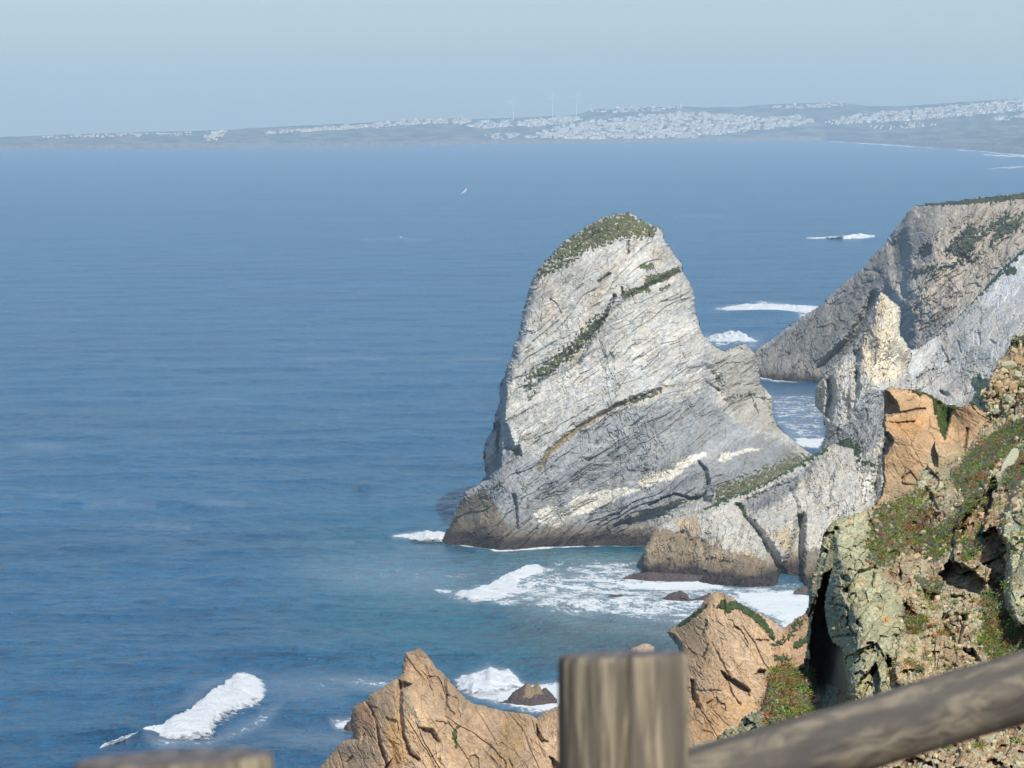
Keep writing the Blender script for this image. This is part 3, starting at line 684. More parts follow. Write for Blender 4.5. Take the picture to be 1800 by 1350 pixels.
# ------------------------------------------------------------------ tall stack
URSA = [(877,681),(879,672),(887,664),(889,644),(899,628),(903,608),(912,589),(916,561),(924,530),(930,505),(939,483),(946,469),(959,458),(975,439),(995,421),(1020,405),(1042,390),(1070,378),(1106,374),(1117,379),(1139,392),(1162,401),(1166,417),(1178,436),(1187,450),(1199,464),(1200,478),(1214,497),(1221,522),(1223,550),(1234,586),(1245,600),(1259,612),(1275,617),(1292,608),(1312,603),(1328,623),(1333,647),(1337,677),(1347,683),(1358,700),(1358,723),(1367,750),(1387,767),(1402,780),(1430,800),(1440,860),(1420,985),(760,985),(768,960),(775,947),(783,936),(791,925),(798,902),(806,883),(817,865),(843,851),(853,835),(849,806),(851,783),(858,765),(867,754),(869,731),(878,706)]
sY = seaY
r = rock('sea_stack', URSA,
     [(775,950,sY(953)+3),(830,958,sY(957)),(880,966,sY(966)),(960,964,sY(963)),(1050,960,sY(958)),(1130,956,sY(956)),(800,890,1262),(870,850,1246),(905,700,1262),(930,560,1274),(950,480,1280),(1020,420,1284),(1106,380,1288),(1165,420,1286),(1220,540,1284),(1235,620,1276),
      (1330,640,1300),(1400,780,1285),(1330,800,1255),(1050,600,1262),(1120,500,1272),(1000,520,1270),(1000,800,1246),(950,900,1240),(1100,850,1244),(1230,860,1240),(1160,700,1256),(1280,720,1282),(1420,860,1240),(1400,975,1220),(1250,960,1232),(970,660,1262),(890,900,1240)],
     1.0, M_rock_far,
     [dict(k='chunk', size=30, amp=8.0, seed=63, deg=40, stretch=2.6, warp=.5), dict(k='chunk', size=11, amp=2.6, seed=65, deg=35, stretch=3.0, warp=.5, tint=.2),
      dict(k='chunk', size=3.4, amp=.55, seed=67, deg=38, stretch=2.4, tint=.2), dict(k='chunk', size=1.3, amp=.26, seed=68, deg=60, stretch=1.6), dict(k='strata', size=5.5, amp=.75, deg=33, seed=70, warp=.8, stretch=11, tint=.5, crack=.15), dict(k='strata', size=1.8, amp=.28, deg=32, seed=80, warp=.9, stretch=14, tint=.25, crack=.2),
      dict(k='cracks', size=9, amp=1.0, deg=34, seed=71, stretch=6, w=.022, crack=.3), dict(k='cracks', size=3.5, amp=.4, deg=36, seed=73, stretch=6, w=.024, crack=.3), dict(k='cracks', size=12, amp=.7, deg=98, seed=74, stretch=3, w=.012, crack=.3), dict(k='cracks', size=5, amp=.3, deg=70, seed=75, stretch=2.6, w=.013, crack=.3),
      dict(k='slab', size=24, amp=.8, seed=76, deg=35, stretch=3.6, n=6, gain=.5), dict(k='slab', size=7, amp=.32, seed=77, deg=34, stretch=3, n=5, gain=.5), dict(k='fbm', size=1.6, amp=.32, seed=69), dict(k='ridge', size=12, amp=.8, seed=72, deg=70, stretch=2.2)],
     PALE, round_px=16, round_m=12, thick=70, edge=2.6, seed=61,
     dents=[(('poly', [(830,640),(882,640),(888,690),(884,730),(880,770),(878,820),(858,846),(838,850),(830,800)], 5), 22),
            (('poly', [(876,740),(890,745),(900,780),(893,800),(880,810),(874,780)], 5), 6), (('poly', [(898,790),(912,784),(914,800),(900,812)], 4), 5),
            (('poly', [(901,870),(906,868),(909,900),(911,932),(906,928),(903,900)], 3), 2.5),
            (('line', [(1228,812),(1240,828),(1243,852),(1238,868)], [1.5, 3, 3, 1.5], 4), 4), (('line', [(1140,887),(1185,868),(1215,876),(1236,872)], [1, 1.5, 2, 2], 2.5), 3),
            (('poly', [(1240,868),(1200,880),(1140,900),(1080,925),(1130,925),(1200,900),(1250,882)], 6), 3),
            (('line', [(1018,640),(1035,600),(1062,560),(1080,520)], [1.5, 2, 2, 1.5], 3), 3.5), (('line', [(1052,495),(1072,482)], 1.8, 3), 3), (('line', [(1104,425),(1104,446)], 1.2, 2), 3),
            (('poly', [(1238,640),(1262,655),(1270,690),(1262,720),(1240,690)], 8), 4), (('line', [(1240,672),(1262,684)], 2, 3), 2.5),
            (('poly', [(1240,600),(1330,610),(1345,700),(1370,760),(1290,745),(1250,690)], 10), 6),
             (('line', [(1095,515),(1093,505)], 1.5, 2), 3),
            (('line', [(925,690),(970,660),(1010,625),(1040,590),(1075,550),(1130,510),(1196,478)], [4, 6, 7, 8, 5, 5, 5], 6), 2.2),
            (('line', [(946,825),(966,793),(1014,754),(1062,725),(1110,703),(1170,682)], [3, 4, 4, 4, 3, 2], 4), 1.8)],
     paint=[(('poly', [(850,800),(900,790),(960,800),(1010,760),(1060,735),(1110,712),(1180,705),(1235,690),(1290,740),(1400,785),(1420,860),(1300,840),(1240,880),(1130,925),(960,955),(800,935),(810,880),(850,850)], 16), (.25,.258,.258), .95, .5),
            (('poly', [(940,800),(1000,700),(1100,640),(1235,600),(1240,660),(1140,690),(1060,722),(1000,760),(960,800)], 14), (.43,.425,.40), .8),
            (('poly', [(937,902),(966,889),(991,893),(1007,873),(1046,865),(1094,857),(1127,860),(1066,886),(1030,902),(991,912),(985,928),(946,918)], 5), WHITE, .95, .45),
            (('poly', [(1120,851),(1140,831),(1185,825),(1191,812),(1236,794),(1243,799),(1207,822),(1185,841),(1136,854)], 5), WHITE, .9, .45),
            (('poly', [(1262,806),(1268,797),(1320,788),(1340,789),(1300,798),(1268,814)], 4), WHITE, .9, .45),
            (('poly', [(1275,765),(1340,770),(1390,790),(1330,830),(1270,850)], 14), (.30,.305,.30), .7),
            (('line', [(1080,925),(1130,905),(1190,895)], [2, 4, 5], 4), (.45,.43,.37), .7),
            (('line', [(1090,915),(1180,885),(1235,880)], [2, 4, 3], 5), (.38,.36,.28), .8),
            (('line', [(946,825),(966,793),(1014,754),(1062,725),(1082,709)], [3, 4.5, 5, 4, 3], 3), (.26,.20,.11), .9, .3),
            (('line', [(1062,722),(1120,700),(1180,680),(1240,665)], [2, 3, 4, 2], 3), (.30,.24,.15), .6),
            (('line', [(1078,470),(1060,490),(1040,540),(1020,600),(1000,640)], [6, 8, 5, 4, 3], 7), (.36,.29,.19), .6),
            (('line', [(1125,415),(1100,450),(1080,470)], 5, 6), (.38,.31,.21), .5),
            (('poly', [(1140,430),(1170,440),(1190,465),(1150,460)], 10), (.30,.26,.20), .6), (('poly', [(940,500),(980,490),(985,560),(960,600),(945,560)], 16), (.40,.35,.27), .6),
            (('poly', [(790,935),(808,880),(850,860),(880,900),(900,940),(860,950)], 10), (.20,.165,.11), .9),
            (('poly', [(900,930),(950,925),(1000,935),(1120,930),(1130,960),(900,960)], 10), (.20,.19,.16), .7),
            (('poly', [(1230,830),(1300,820),(1400,800),(1420,850),(1340,860),(1240,900)], 12), (.33,.32,.28), .6),
            (('poly', [(1245,600),(1320,605),(1350,700),(1380,770),(1290,740),(1260,650)], 8), (.31,.30,.26), .85)],
     veg=[(('poly', [(1020,407),(1042,392),(1070,380),(1103,374),(1123,384),(1156,401),(1150,415),(1139,418),(1109,414),(1087,419),(1048,434),(1025,444),(1009,453),(1000,452),(985,455),(960,460),(950,468),(975,442),(1000,420)], 6), 1.6, .06),
          (('poly', [(945,470),(1010,450),(1005,465),(965,480),(945,490)], 6), 1.8, .25),
          (('line', [(1098,517),(1112,512),(1139,508)], 5, 4), 1.0), (('line', [(1139,495),(1160,488),(1192,476)], [6, 8, 5], 4), .9), (('line', [(1130,470),(1145,468)], 5, 4), .9), (('line', [(1160,510),(1175,503)], 3, 3), .9),
          (('line', [(1068,552),(1044,570),(1030,590),(1008,612),(985,630),(960,648),(932,664),(928,676)], [2, 9, 9, 8, 8, 9, 8, 3], 7), 1.9, .12),
          (('line', [(1110,705),(1135,697),(1158,688)], 4, 4), 1.3, .1), (('line', [(1082,712),(1100,705)], 3, 3), 1.3),
          (('poly', [(1250,860),(1330,830),(1400,800),(1430,800),(1400,830),(1340,860),(1260,885)], 7), 1.8, .12), (('line', [(870,855),(880,850)], 3, 4), 1.5, .2),
          (('line', [(1275,700),(1320,690),(1330,720)], 3, 5), 1.6, .28), (('line', [(930,700),(940,690)], 3, 4), 1.2, .1)],
     veg_amp=.65, veg_mat=M_veg_far, veg_cols=((.080,.090,.045),(.125,.14,.062),(.16,.14,.09)),
     tide=[(3.5, 9, (.12,.10,.075)), (2.0, 4.5, TIDE_DARK)], tint_amt=.16,
     streak=[(33, 150, 9, .55, (.30,.305,.30)), (34, 90, 3, .3, (.26,.265,.265)), (78, 26, 3, .28, (.25,.235,.20)), (30, 14, 3, .3, (.58,.55,.48))], speck=.22)
tag(r.obj, 'tall grey limestone stack with a green cap, rising from the sea', 'sea stack')

# ------------------------------------------------------------------ low rock mass in front of the tall stack
r = rock('sea_rock', [(1131,1035),(1128,1000),(1130,985),(1131,970),(1134,962),(1140,950),(1146,938),(1156,925),(1169,918),(1200,905),(1232,896),(1262,882),(1300,869),(1335,852),(1367,836),(1400,815),(1440,793),(1467,779),(1500,790),(1520,900),(1520,1070),(1131,1070)],
     [(1131,990,sY(1008)),(1135,1010,sY(1010)),(1250,1020,sY(1020)),(1320,1028,sY(1027)),(1370,1026,sY(1025)),(1440,1030,sY(1032)),(1150,930,1186),(1210,905,1194),(1300,870,1204),(1367,836,1216),(1440,795,1234),(1500,800,1236),(1260,950,1170),(1330,950,1168),(1200,960,1175),(1420,900,1195),(1500,1000,1165),(1460,880,1205),(1520,1065,1130),(1150,1065,1150)],
     1.0, M_rock_far,
     [dict(k='chunk', size=14, amp=4.2, seed=83, deg=60, stretch=1.4, warp=.5), dict(k='chunk', size=5, amp=1.8, seed=85, deg=70, stretch=1.5, warp=.5),
      dict(k='chunk', size=2, amp=.9, seed=87, deg=75, stretch=1.5), dict(k='chunk', size=.9, amp=.4, seed=88, deg=65, stretch=1.4), dict(k='cracks', size=4, amp=1.0, seed=86, deg=80, stretch=2.6), dict(k='slab', size=8, amp=.6, seed=90, deg=60, stretch=1.6, n=6), dict(k='slab', size=2.6, amp=.32, seed=91, deg=80, stretch=1.6, n=5), dict(k='pits', size=2.2, amp=.9, seed=92, deg=80, stretch=1.6, thr=.24), dict(k='fbm', size=2.0, amp=.8, seed=89)],
     (.43, .41, .355), round_px=12, round_m=7, thick=40, edge=2.6, seed=81,
     dents=[(('line', [(1296,890),(1316,915),(1338,944),(1360,985),(1372,1010)], [1.5, 4, 6, 10, 9], 8), 10), (('poly', [(1368,1040),(1372,1000),(1384,975),(1396,940),(1404,905),(1412,905),(1412,960),(1410,1000),(1412,1040)], 7), 15),
            (('poly', [(1290,885),(1370,850),(1400,840),(1400,862),(1340,895),(1316,905)], 5), 3.5), (('line', [(1386,855),(1397,880),(1400,905)], [1, 3, 5], 7), 4),
            (('poly', [(1188,935),(1205,930),(1215,945),(1205,952),(1190,946)], 4), 3), (('line', [(1232,950),(1240,985),(1290,990)], 4, 6), 2)],
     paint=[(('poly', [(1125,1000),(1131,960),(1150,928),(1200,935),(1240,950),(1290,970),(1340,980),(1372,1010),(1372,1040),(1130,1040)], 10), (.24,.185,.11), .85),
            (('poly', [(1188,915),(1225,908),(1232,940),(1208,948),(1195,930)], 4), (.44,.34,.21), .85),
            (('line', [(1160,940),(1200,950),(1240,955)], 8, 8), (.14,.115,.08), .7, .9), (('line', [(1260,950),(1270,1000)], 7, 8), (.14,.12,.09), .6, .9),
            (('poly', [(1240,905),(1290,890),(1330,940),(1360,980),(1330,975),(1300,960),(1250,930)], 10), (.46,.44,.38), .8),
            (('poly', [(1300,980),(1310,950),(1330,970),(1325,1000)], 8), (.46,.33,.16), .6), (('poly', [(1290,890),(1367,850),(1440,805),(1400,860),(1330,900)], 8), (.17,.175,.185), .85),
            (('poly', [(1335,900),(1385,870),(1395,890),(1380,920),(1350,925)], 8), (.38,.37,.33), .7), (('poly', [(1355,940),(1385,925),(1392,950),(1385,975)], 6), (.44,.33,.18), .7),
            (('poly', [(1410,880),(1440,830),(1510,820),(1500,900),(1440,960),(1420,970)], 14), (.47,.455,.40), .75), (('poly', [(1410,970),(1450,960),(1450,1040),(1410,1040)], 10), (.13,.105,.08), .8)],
     veg=[(('line', [(1240,893),(1300,866),(1340,848),(1400,818),(1450,790)], [3, 5, 6, 4, 4], 4), 1.2), (('line', [(1300,885),(1312,905)], 2, 3), 1.0)],
     veg_amp=1.0, veg_mat=M_veg_far, veg_cols=((.035,.07,.02),(.07,.115,.035)), tide=[(3.0, 6.5, (.16,.125,.08)), (1.6, 3.6, TIDE_DARK)], tint_amt=.18,
     streak=[(75, 16, 2.5, .35, (.17,.15,.12)), (50, 14, 3, .3, (.48,.46,.41))])
tag(r.obj, 'broad low rock with brown undercut face and V shaped cleft, below the tall stack', 'rock')

def small_rock(label, outline, Yw, seed, cols, tide=None, name='sea_rock', step=.8, amp=1.0, rp=8):
    O = np.asarray(outline, float); y1 = O[:, 1].max(); y0 = O[:, 1].min(); xm = O[:, 0].mean()
    mpp = Yw/F
    r = rock(name, outline, [(O[:, 0].min(), y1, Yw+2), (xm, y1, Yw-2), (O[:, 0].max(), y1, Yw+2), (xm, y0, Yw+(y1-y0)*mpp*.8), (O[:, 0].min(), y0, Yw+4), (O[:, 0].max(), y0, Yw+4)], step, M_rock_mid,
         [dict(k='chunk', size=14*mpp*amp, amp=7*mpp*amp, seed=seed, deg=70, stretch=1.5), dict(k='chunk', size=5*mpp, amp=2.6*mpp, seed=seed+1, deg=75, stretch=1.5), dict(k='fbm', size=4*mpp, amp=1.6*mpp, seed=seed+2)],
         cols[0], round_px=rp, round_m=rp*mpp*.8, thick=3, edge=1.6, seed=seed, paint=cols[1:], tide=tide, warp=1.5)
    tag(r.obj, label, 'rock'); return r
DK = (.075, .058, .055)
small_rock('jagged dark rock with ochre teeth standing in the surf left of the wooden post', [(868,1250),(871,1237),(892,1229),(900,1217),(908,1212),(917,1206),(929,1199),(935,1207),(946,1200),(952,1211),(960,1208),(968,1216),(979,1229),(984,1250)], seaY(1243), 311,
           [DK, (('poly', [(922,1225),(925,1200),(950,1200),(955,1218),(935,1226)], 5), (.25,.18,.10), .8)])
small_rock('tiny dark rock in the foam, left one of two below the low brown rock', [(1054,1056),(1058,1047),(1066,1050),(1072,1045),(1084,1046),(1092,1044),(1100,1051),(1100,1056)], seaY(1054), 321, [DK], step=.6, rp=4)
small_rock('dark humped rock streaming with water just left of the orange cone', [(1158,1062),(1166,1050),(1178,1042),(1196,1038),(1206,1041),(1212,1052),(1225,1052),(1236,1046),(1250,1040),(1252,1062)], seaY(1058), 331, [DK], step=.7, rp=6)
small_rock('flat wet ledge at the left foot of the low brown rock', [(1090,1026),(1096,1015),(1108,1010),(1125,1006),(1150,1005),(1200,1008),(1250,1012),(1262,1022),(1262,1036),(1200,1028),(1150,1030)], seaY(1021), 341, [DK], step=.8, rp=6)
small_rock('wet dark boulder at the mouth of the cleft beside the near cliff', [(1392,1050),(1396,1038),(1410,1030),(1430,1028),(1460,1030),(1460,1050)], seaY(1046), 351, [(.10,.08,.07)], step=.8, rp=6)
small_rock('tan rock top peeping out behind the wooden post', [(1100,1150),(1108,1140),(1118,1136),(1128,1132),(1140,1131),(1150,1137),(1156,1160),(1100,1160)], 560, 361, [(.34,.25,.18)], step=.8, rp=6)
small_rock('small dark rock awash at the left foot of the orange peak', [(604,1280),(612,1268),(622,1262),(640,1262),(640,1290),(606,1290)], seaY(1280), 371, [DK], step=.7, rp=5)

# ------------------------------------------------------------------ orange rocks
OR = (.44, .31, .19)
LAY_OR = lambda s, deg, q=1.0: [dict(k='facet', size=4.4*q, amp=1.3*q, seed=s, deg=deg, stretch=2.0, warp=.22, crack=.12, tilt=2.0), dict(k='chunk', size=5*q, amp=1.6*q, seed=s+1, deg=deg, stretch=1.6, warp=.2, cv=.15), dict(k='facet', size=1.6*q, amp=.36*q, seed=s+2, deg=deg+6, stretch=2.1, warp=.2, crack=.25, tilt=2.0),
      dict(k='facet', size=.6*q, amp=.11*q, seed=s+4, deg=deg, stretch=1.9, warp=.2, crack=.2, tilt=1.8), dict(k='slab', size=3.2*q, amp=.16*q, seed=s+11, deg=deg, stretch=2.0, n=6), dict(k='holes', size=.8*q, amp=.6*q, seed=s+13, deg=deg, stretch=2.6, p=.035, warp=.5),
      dict(k='cracks', size=2.4*q, amp=.5*q, seed=s+7, deg=deg, stretch=8, w=.014, crack=.8, oct=3, gain=.35, warp=.1), dict(k='cracks', size=1.0*q, amp=.3*q, seed=s+8, deg=deg+8, stretch=7, w=.018, oct=3, gain=.4, warp=.1), dict(k='facet', size=.25*q, amp=.035*q, seed=s+9, deg=deg, stretch=1.8, warp=.2, tilt=2), dict(k='fbm', size=.3*q, amp=.04*q, seed=s+5)]
r = rock('rock_peak', [(500,1420),(530,1375),(562,1348),(582,1325),(600,1304),(621,1296),(619,1285),(615,1275),(617,1258),(621,1242),(633,1236),(644,1231),(650,1221),(665,1212),(679,1204),(691,1195),(700,1192),(706,1183),(708,1170),(709,1155),(712,1146),(722,1145),(731,1140),(737,1139),(744,1143),(750,1149),(758,1160),(767,1173),(780,1184),(792,1196),(802,1209),(812,1221),(829,1235),(858,1242),(887,1250),(929,1254),(944,1262),(952,1256),(958,1250),(979,1242),(992,1237),(1030,1240),(1090,1262),(1180,1290),(1220,1600),(420,1600)],
     [(562,1348,384),(621,1242,388),(709,1150,392),(737,1140,393),(767,1173,390),(860,1245,388),(985,1240,380),(735,1240,377),(700,1300,372),(800,1300,374),(900,1300,376),(650,1300,376),(760,1350,368),(970,1340,368),(560,1450,366),(1180,1300,384),(1150,1550,350),(450,1590,355),(800,1590,345),(1090,1262,384)],
     1.0, M_rock_mid, LAY_OR(101, -62), OR, round_px=15, round_m=4.5, thick=8, edge=1.8, seed=101, warp=2.5,
     dents=[(('line', [(703,1205),(701,1240),(708,1290),(720,1325),(735,1335)], [4, 4, 3, 3, 2], 3), 1.6), (('poly', [(700,1195),(710,1198),(724,1203),(712,1212),(704,1214)], 2.5), 2.6), (('line', [(644,1236),(655,1250),(662,1275),(668,1310),(680,1345)], [2.5, 2, 2, 3, 2], 2), 1.6),
            (('poly', [(738,1280),(758,1282),(768,1296),(772,1306),(755,1298)], 4), 1.8), (('poly', [(942,1272),(948,1288),(955,1300),(964,1304),(952,1306),(942,1294)], 2), 2.2), (('poly', [(965,1330),(984,1345),(990,1360),(972,1352)], 2), 2.0),
            (('line', [(735,1145),(745,1165),(760,1200),(790,1245),(795,1260)], 1.2, 2), .5), (('line', [(784,1195),(786,1240),(798,1256)], 1.5, 2), .8), (('line', [(610,1340),(618,1330)], 2, 2), 1.0), (('line', [(635,1305),(640,1290)], 1.6, 2), .8)],
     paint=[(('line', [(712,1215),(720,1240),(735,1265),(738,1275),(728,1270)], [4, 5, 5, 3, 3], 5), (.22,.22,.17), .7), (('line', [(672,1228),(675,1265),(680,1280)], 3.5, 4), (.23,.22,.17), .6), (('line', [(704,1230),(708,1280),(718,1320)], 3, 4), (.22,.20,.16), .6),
            (('line', [(784,1195),(786,1235),(784,1245)], 2.5, 2), (.23,.175,.11), .8), (('line', [(818,1235),(812,1255)], 2.5, 3), (.22,.22,.17), .7), (('line', [(782,1300),(785,1345)], 2, 3), (.26,.23,.17), .6),
            (('poly', [(620,1240),(644,1236),(655,1260),(658,1290),(620,1290)], 6), (.40,.22,.13), .7), (('poly', [(680,1260),(700,1250),(712,1290),(715,1340),(690,1340),(682,1300)], 8), (.50,.32,.13), .6),
            (('poly', [(880,1260),(925,1258),(930,1290),(910,1345),(870,1345),(880,1290)], 12), (.50,.34,.16), .6), (('poly', [(720,1150),(740,1150),(770,1200),(740,1240),(715,1220)], 12), (.43,.29,.17), .6)],
     veg=[(('line', [(808,1275),(798,1290),(802,1314)], [1.5, 4, 1.5], 3), .8)], veg_amp=.3, veg_mat=M_veg_mid, veg_cols=((.04,.07,.02),(.08,.12,.035)), tint_amt=.16, crack_dark=.6,
     streak=[(-62, 60, 5, .35, (.34,.20,.10)), (-60, 20, 2.5, .3, (.50,.36,.22))])
tag(r.obj, 'sharp orange rock peak at the bottom, left of the upright wooden post', 'rock')

r = rock('rock_cone', [(1170,1110),(1180,1103),(1190,1098),(1205,1088),(1220,1075),(1233,1063),(1238,1054),(1245,1047),(1253,1042),(1260,1040),(1272,1042),(1283,1047),(1290,1051),(1297,1058),(1312,1066),(1333,1077),(1350,1086),(1366,1096),(1377,1103),(1387,1098),(1400,1086),(1410,1080),(1425,1070),(1480,1060),(1520,1600),(1100,1600),(1150,1400),(1190,1230),(1196,1180),(1192,1137),(1180,1124)],
     [(1175,1115,448),(1260,1042,446),(1300,1060,444),(1377,1103,440),(1420,1075,446),(1260,1150,430),(1220,1200,426),(1330,1200,424),(1300,1120,433),(1210,1280,415),(1320,1290,410),(1480,1100,440),(1480,1300,410),(1200,1590,370),(1500,1590,370),(1390,1180,428),(1120,1550,380)],
     1.0, M_rock_mid, LAY_OR(121, -55, 1.25)+[dict(k='chunk', size=1.1, amp=.4, seed=140, deg=-15, stretch=2.0)], (.44, .31, .185), round_px=14, round_m=5, thick=12, edge=2.0, seed=121, warp=2.5,
     dents=[(('poly', [(1268,1178),(1285,1192),(1305,1202),(1318,1212),(1316,1222),(1308,1216),(1290,1204),(1272,1190)], 2.5), 3.0), (('poly', [(1327,1186),(1336,1176),(1345,1178),(1342,1184)], 2), 2.2), (('poly', [(1214,1195),(1220,1196),(1224,1225),(1230,1245),(1218,1245),(1214,1215)], 2.5), 2.4),
            (('line', [(1303,1100),(1318,1118),(1326,1130)], 1.2, 2), .9), (('line', [(1250,1130),(1262,1150),(1280,1185)], 1.2, 2), .9), (('line', [(1330,1125),(1350,1126)], 1.6, 2), 1.2), (('line', [(1275,1190),(1290,1225),(1300,1238)], 1.4, 2), 1.2), (('line', [(1222,1165),(1230,1175)], 1.3, 2), 1.0),
            (('line', [(1186,1124),(1192,1140)], 2.5, 3), 2.0)],
     paint=[(('poly', [(1240,1080),(1290,1090),(1330,1130),(1320,1180),(1280,1180),(1250,1120)], 14), (.47,.345,.215), .7), (('poly', [(1215,1220),(1330,1230),(1330,1300),(1215,1300)], 14), (.45,.27,.12), .7),
            (('poly', [(1220,1150),(1260,1160),(1300,1220),(1240,1215),(1218,1190)], 10), (.36,.24,.135), .6), (('poly', [(1385,1100),(1425,1075),(1430,1180),(1400,1190),(1350,1160)], 10), (.40,.24,.12), .6), (('line', [(1300,1190),(1316,1210)], 3, 3), (.15,.105,.08), .6)],
     veg=[(('line', [(1262,1066),(1280,1066),(1297,1064),(1320,1078),(1340,1094),(1352,1110),(1358,1122)], [3, 7, 6, 7, 7, 6, 3], 3), .7), (('line', [(1243,1062),(1225,1078),(1205,1092),(1193,1100)], [2, 4, 4, 3], 3), .6), (('line', [(1272,1060),(1280,1070)], 7, 3), .6),
          (('line', [(1395,1100),(1410,1092),(1380,1125),(1360,1135)], [5, 4, 4, 3], 5), 1.4, .1), (('line', [(1400,1135),(1420,1122)], 6, 4), .8), (('line', [(1365,1155),(1385,1160)], 5, 5), 1.2, .1), (('line', [(1243,1090),(1238,1110)], 2, 3), 1.6, .2), (('line', [(1290,1100),(1300,1105)], 2, 3), 1.5, .2), (('line', [(1245,1130),(1238,1155)], 2, 3), 1.5, .2)],
     veg_amp=.45, veg_mat=M_veg_mid, veg_cols=((.035,.055,.02),(.065,.09,.032)), tint_amt=.15, crack_dark=.6,
     streak=[(-55, 40, 4, .35, (.33,.21,.11)), (-50, 12, 2, .4, (.52,.40,.27)), (-20, 10, 2.5, .3, (.27,.18,.11))])
tag(r.obj, 'orange cone shaped rock with green turf crest, right of the upright wooden post', 'rock')

r = rock('rock_buttress', [(1552,690),(1556,683),(1562,680),(1590,683),(1612,686),(1634,692),(1645,698),(1665,712),(1690,714),(1715,708),(1722,720),(1760,730),(1800,740),(1800,1010),(1540,1010),(1528,940),(1534,890),(1548,870),(1552,845),(1550,800),(1556,770),(1551,745),(1555,720)],
     [(1555,690,147.2),(1600,700,147),(1640,750,146),(1560,800,145.5),(1620,850,144.6),(1545,900,144.6),(1665,740,147.6),(1700,715,147),(1700,800,144.5),(1790,750,145.5),(1780,1000,141),(1560,1000,142.5),(1600,790,145.2)],
     1.0, M_rock_mid,
     [dict(k='facet', size=1.6, amp=.34, seed=161, deg=-40, stretch=1.5, warp=.25, tilt=2.2, crack=.1), dict(k='facet', size=.6, amp=.09, seed=163, deg=-50, stretch=1.8, warp=.2, crack=.3, tilt=2), dict(k='facet', size=.2, amp=.025, seed=165, deg=-30, stretch=1.5, crack=.2), dict(k='slab', size=1.3, amp=.02, seed=171, deg=-40, stretch=1.8, n=6),
      dict(k='cracks', size=1.4, amp=.2, seed=168, deg=-35, stretch=6, w=.012, crack=.8, oct=3, gain=.4), dict(k='fbm', size=.15, amp=.02, seed=167)],
     (.45, .305, .175), round_px=5, round_m=1.3, thick=3, edge=2.2, seed=161, warp=2,
     dents=[(('poly', [(1545,680),(1562,690),(1576,708),(1580,722),(1566,730),(1552,730)], 3), 1.2), (('poly', [(1540,765),(1562,760),(1570,775),(1556,800),(1544,810)], 3), 1.3), (('line', [(1575,726),(1600,722),(1625,718)], 1.4, 2), .35), (('line', [(1585,840),(1600,830),(1615,850)], 1, 2), .2),
            (('poly', [(1642,700),(1672,716),(1668,740),(1662,772),(1652,750),(1644,725)], 4), .5), (('line', [(1700,755),(1695,790),(1712,805)], 2, 3), .5), (('line', [(1624,850),(1640,870),(1648,895)], 2.5, 3), .6)],
     paint=[(('poly', [(1560,740),(1600,725),(1640,735),(1620,760),(1580,770)], 10), (.52,.295,.12), .7), (('poly', [(1560,690),(1630,698),(1640,718),(1580,722)], 8), (.46,.30,.165), .6), (('poly', [(1556,830),(1590,820),(1620,840),(1610,890),(1560,900)], 16), (.36,.27,.17), .7),
            (('poly', [(1625,800),(1700,780),(1720,830),(1680,880),(1620,870)], 14), (.37,.31,.19), .6), (('poly', [(1620,830),(1700,820),(1740,900),(1560,960),(1540,920),(1610,890)], 16), (.33,.33,.22), .7)],
     veg=[(('poly', [(1600,682),(1640,692),(1680,702),(1720,700),(1690,716),(1672,722),(1668,745),(1662,772),(1654,760),(1646,735),(1638,700)], 4), .5), (('line', [(1585,680),(1620,690)], [3, 5], 4), 1.2), (('line', [(1700,706),(1716,712)], 3, 3), .8)],
     veg_amp=.13, veg_mat=M_veg_mid, veg_cols=((.040,.070,.022),(.075,.10,.035)), tint_amt=.13, crack_dark=.6,
     streak=[(-45, 14, 3, .3, (.33,.21,.12)), (20, 12, 3, .25, (.50,.38,.24))])
tag(r.obj, 'smooth orange buttress of rock with a green gully, above the lichen covered ledges', 'rock')

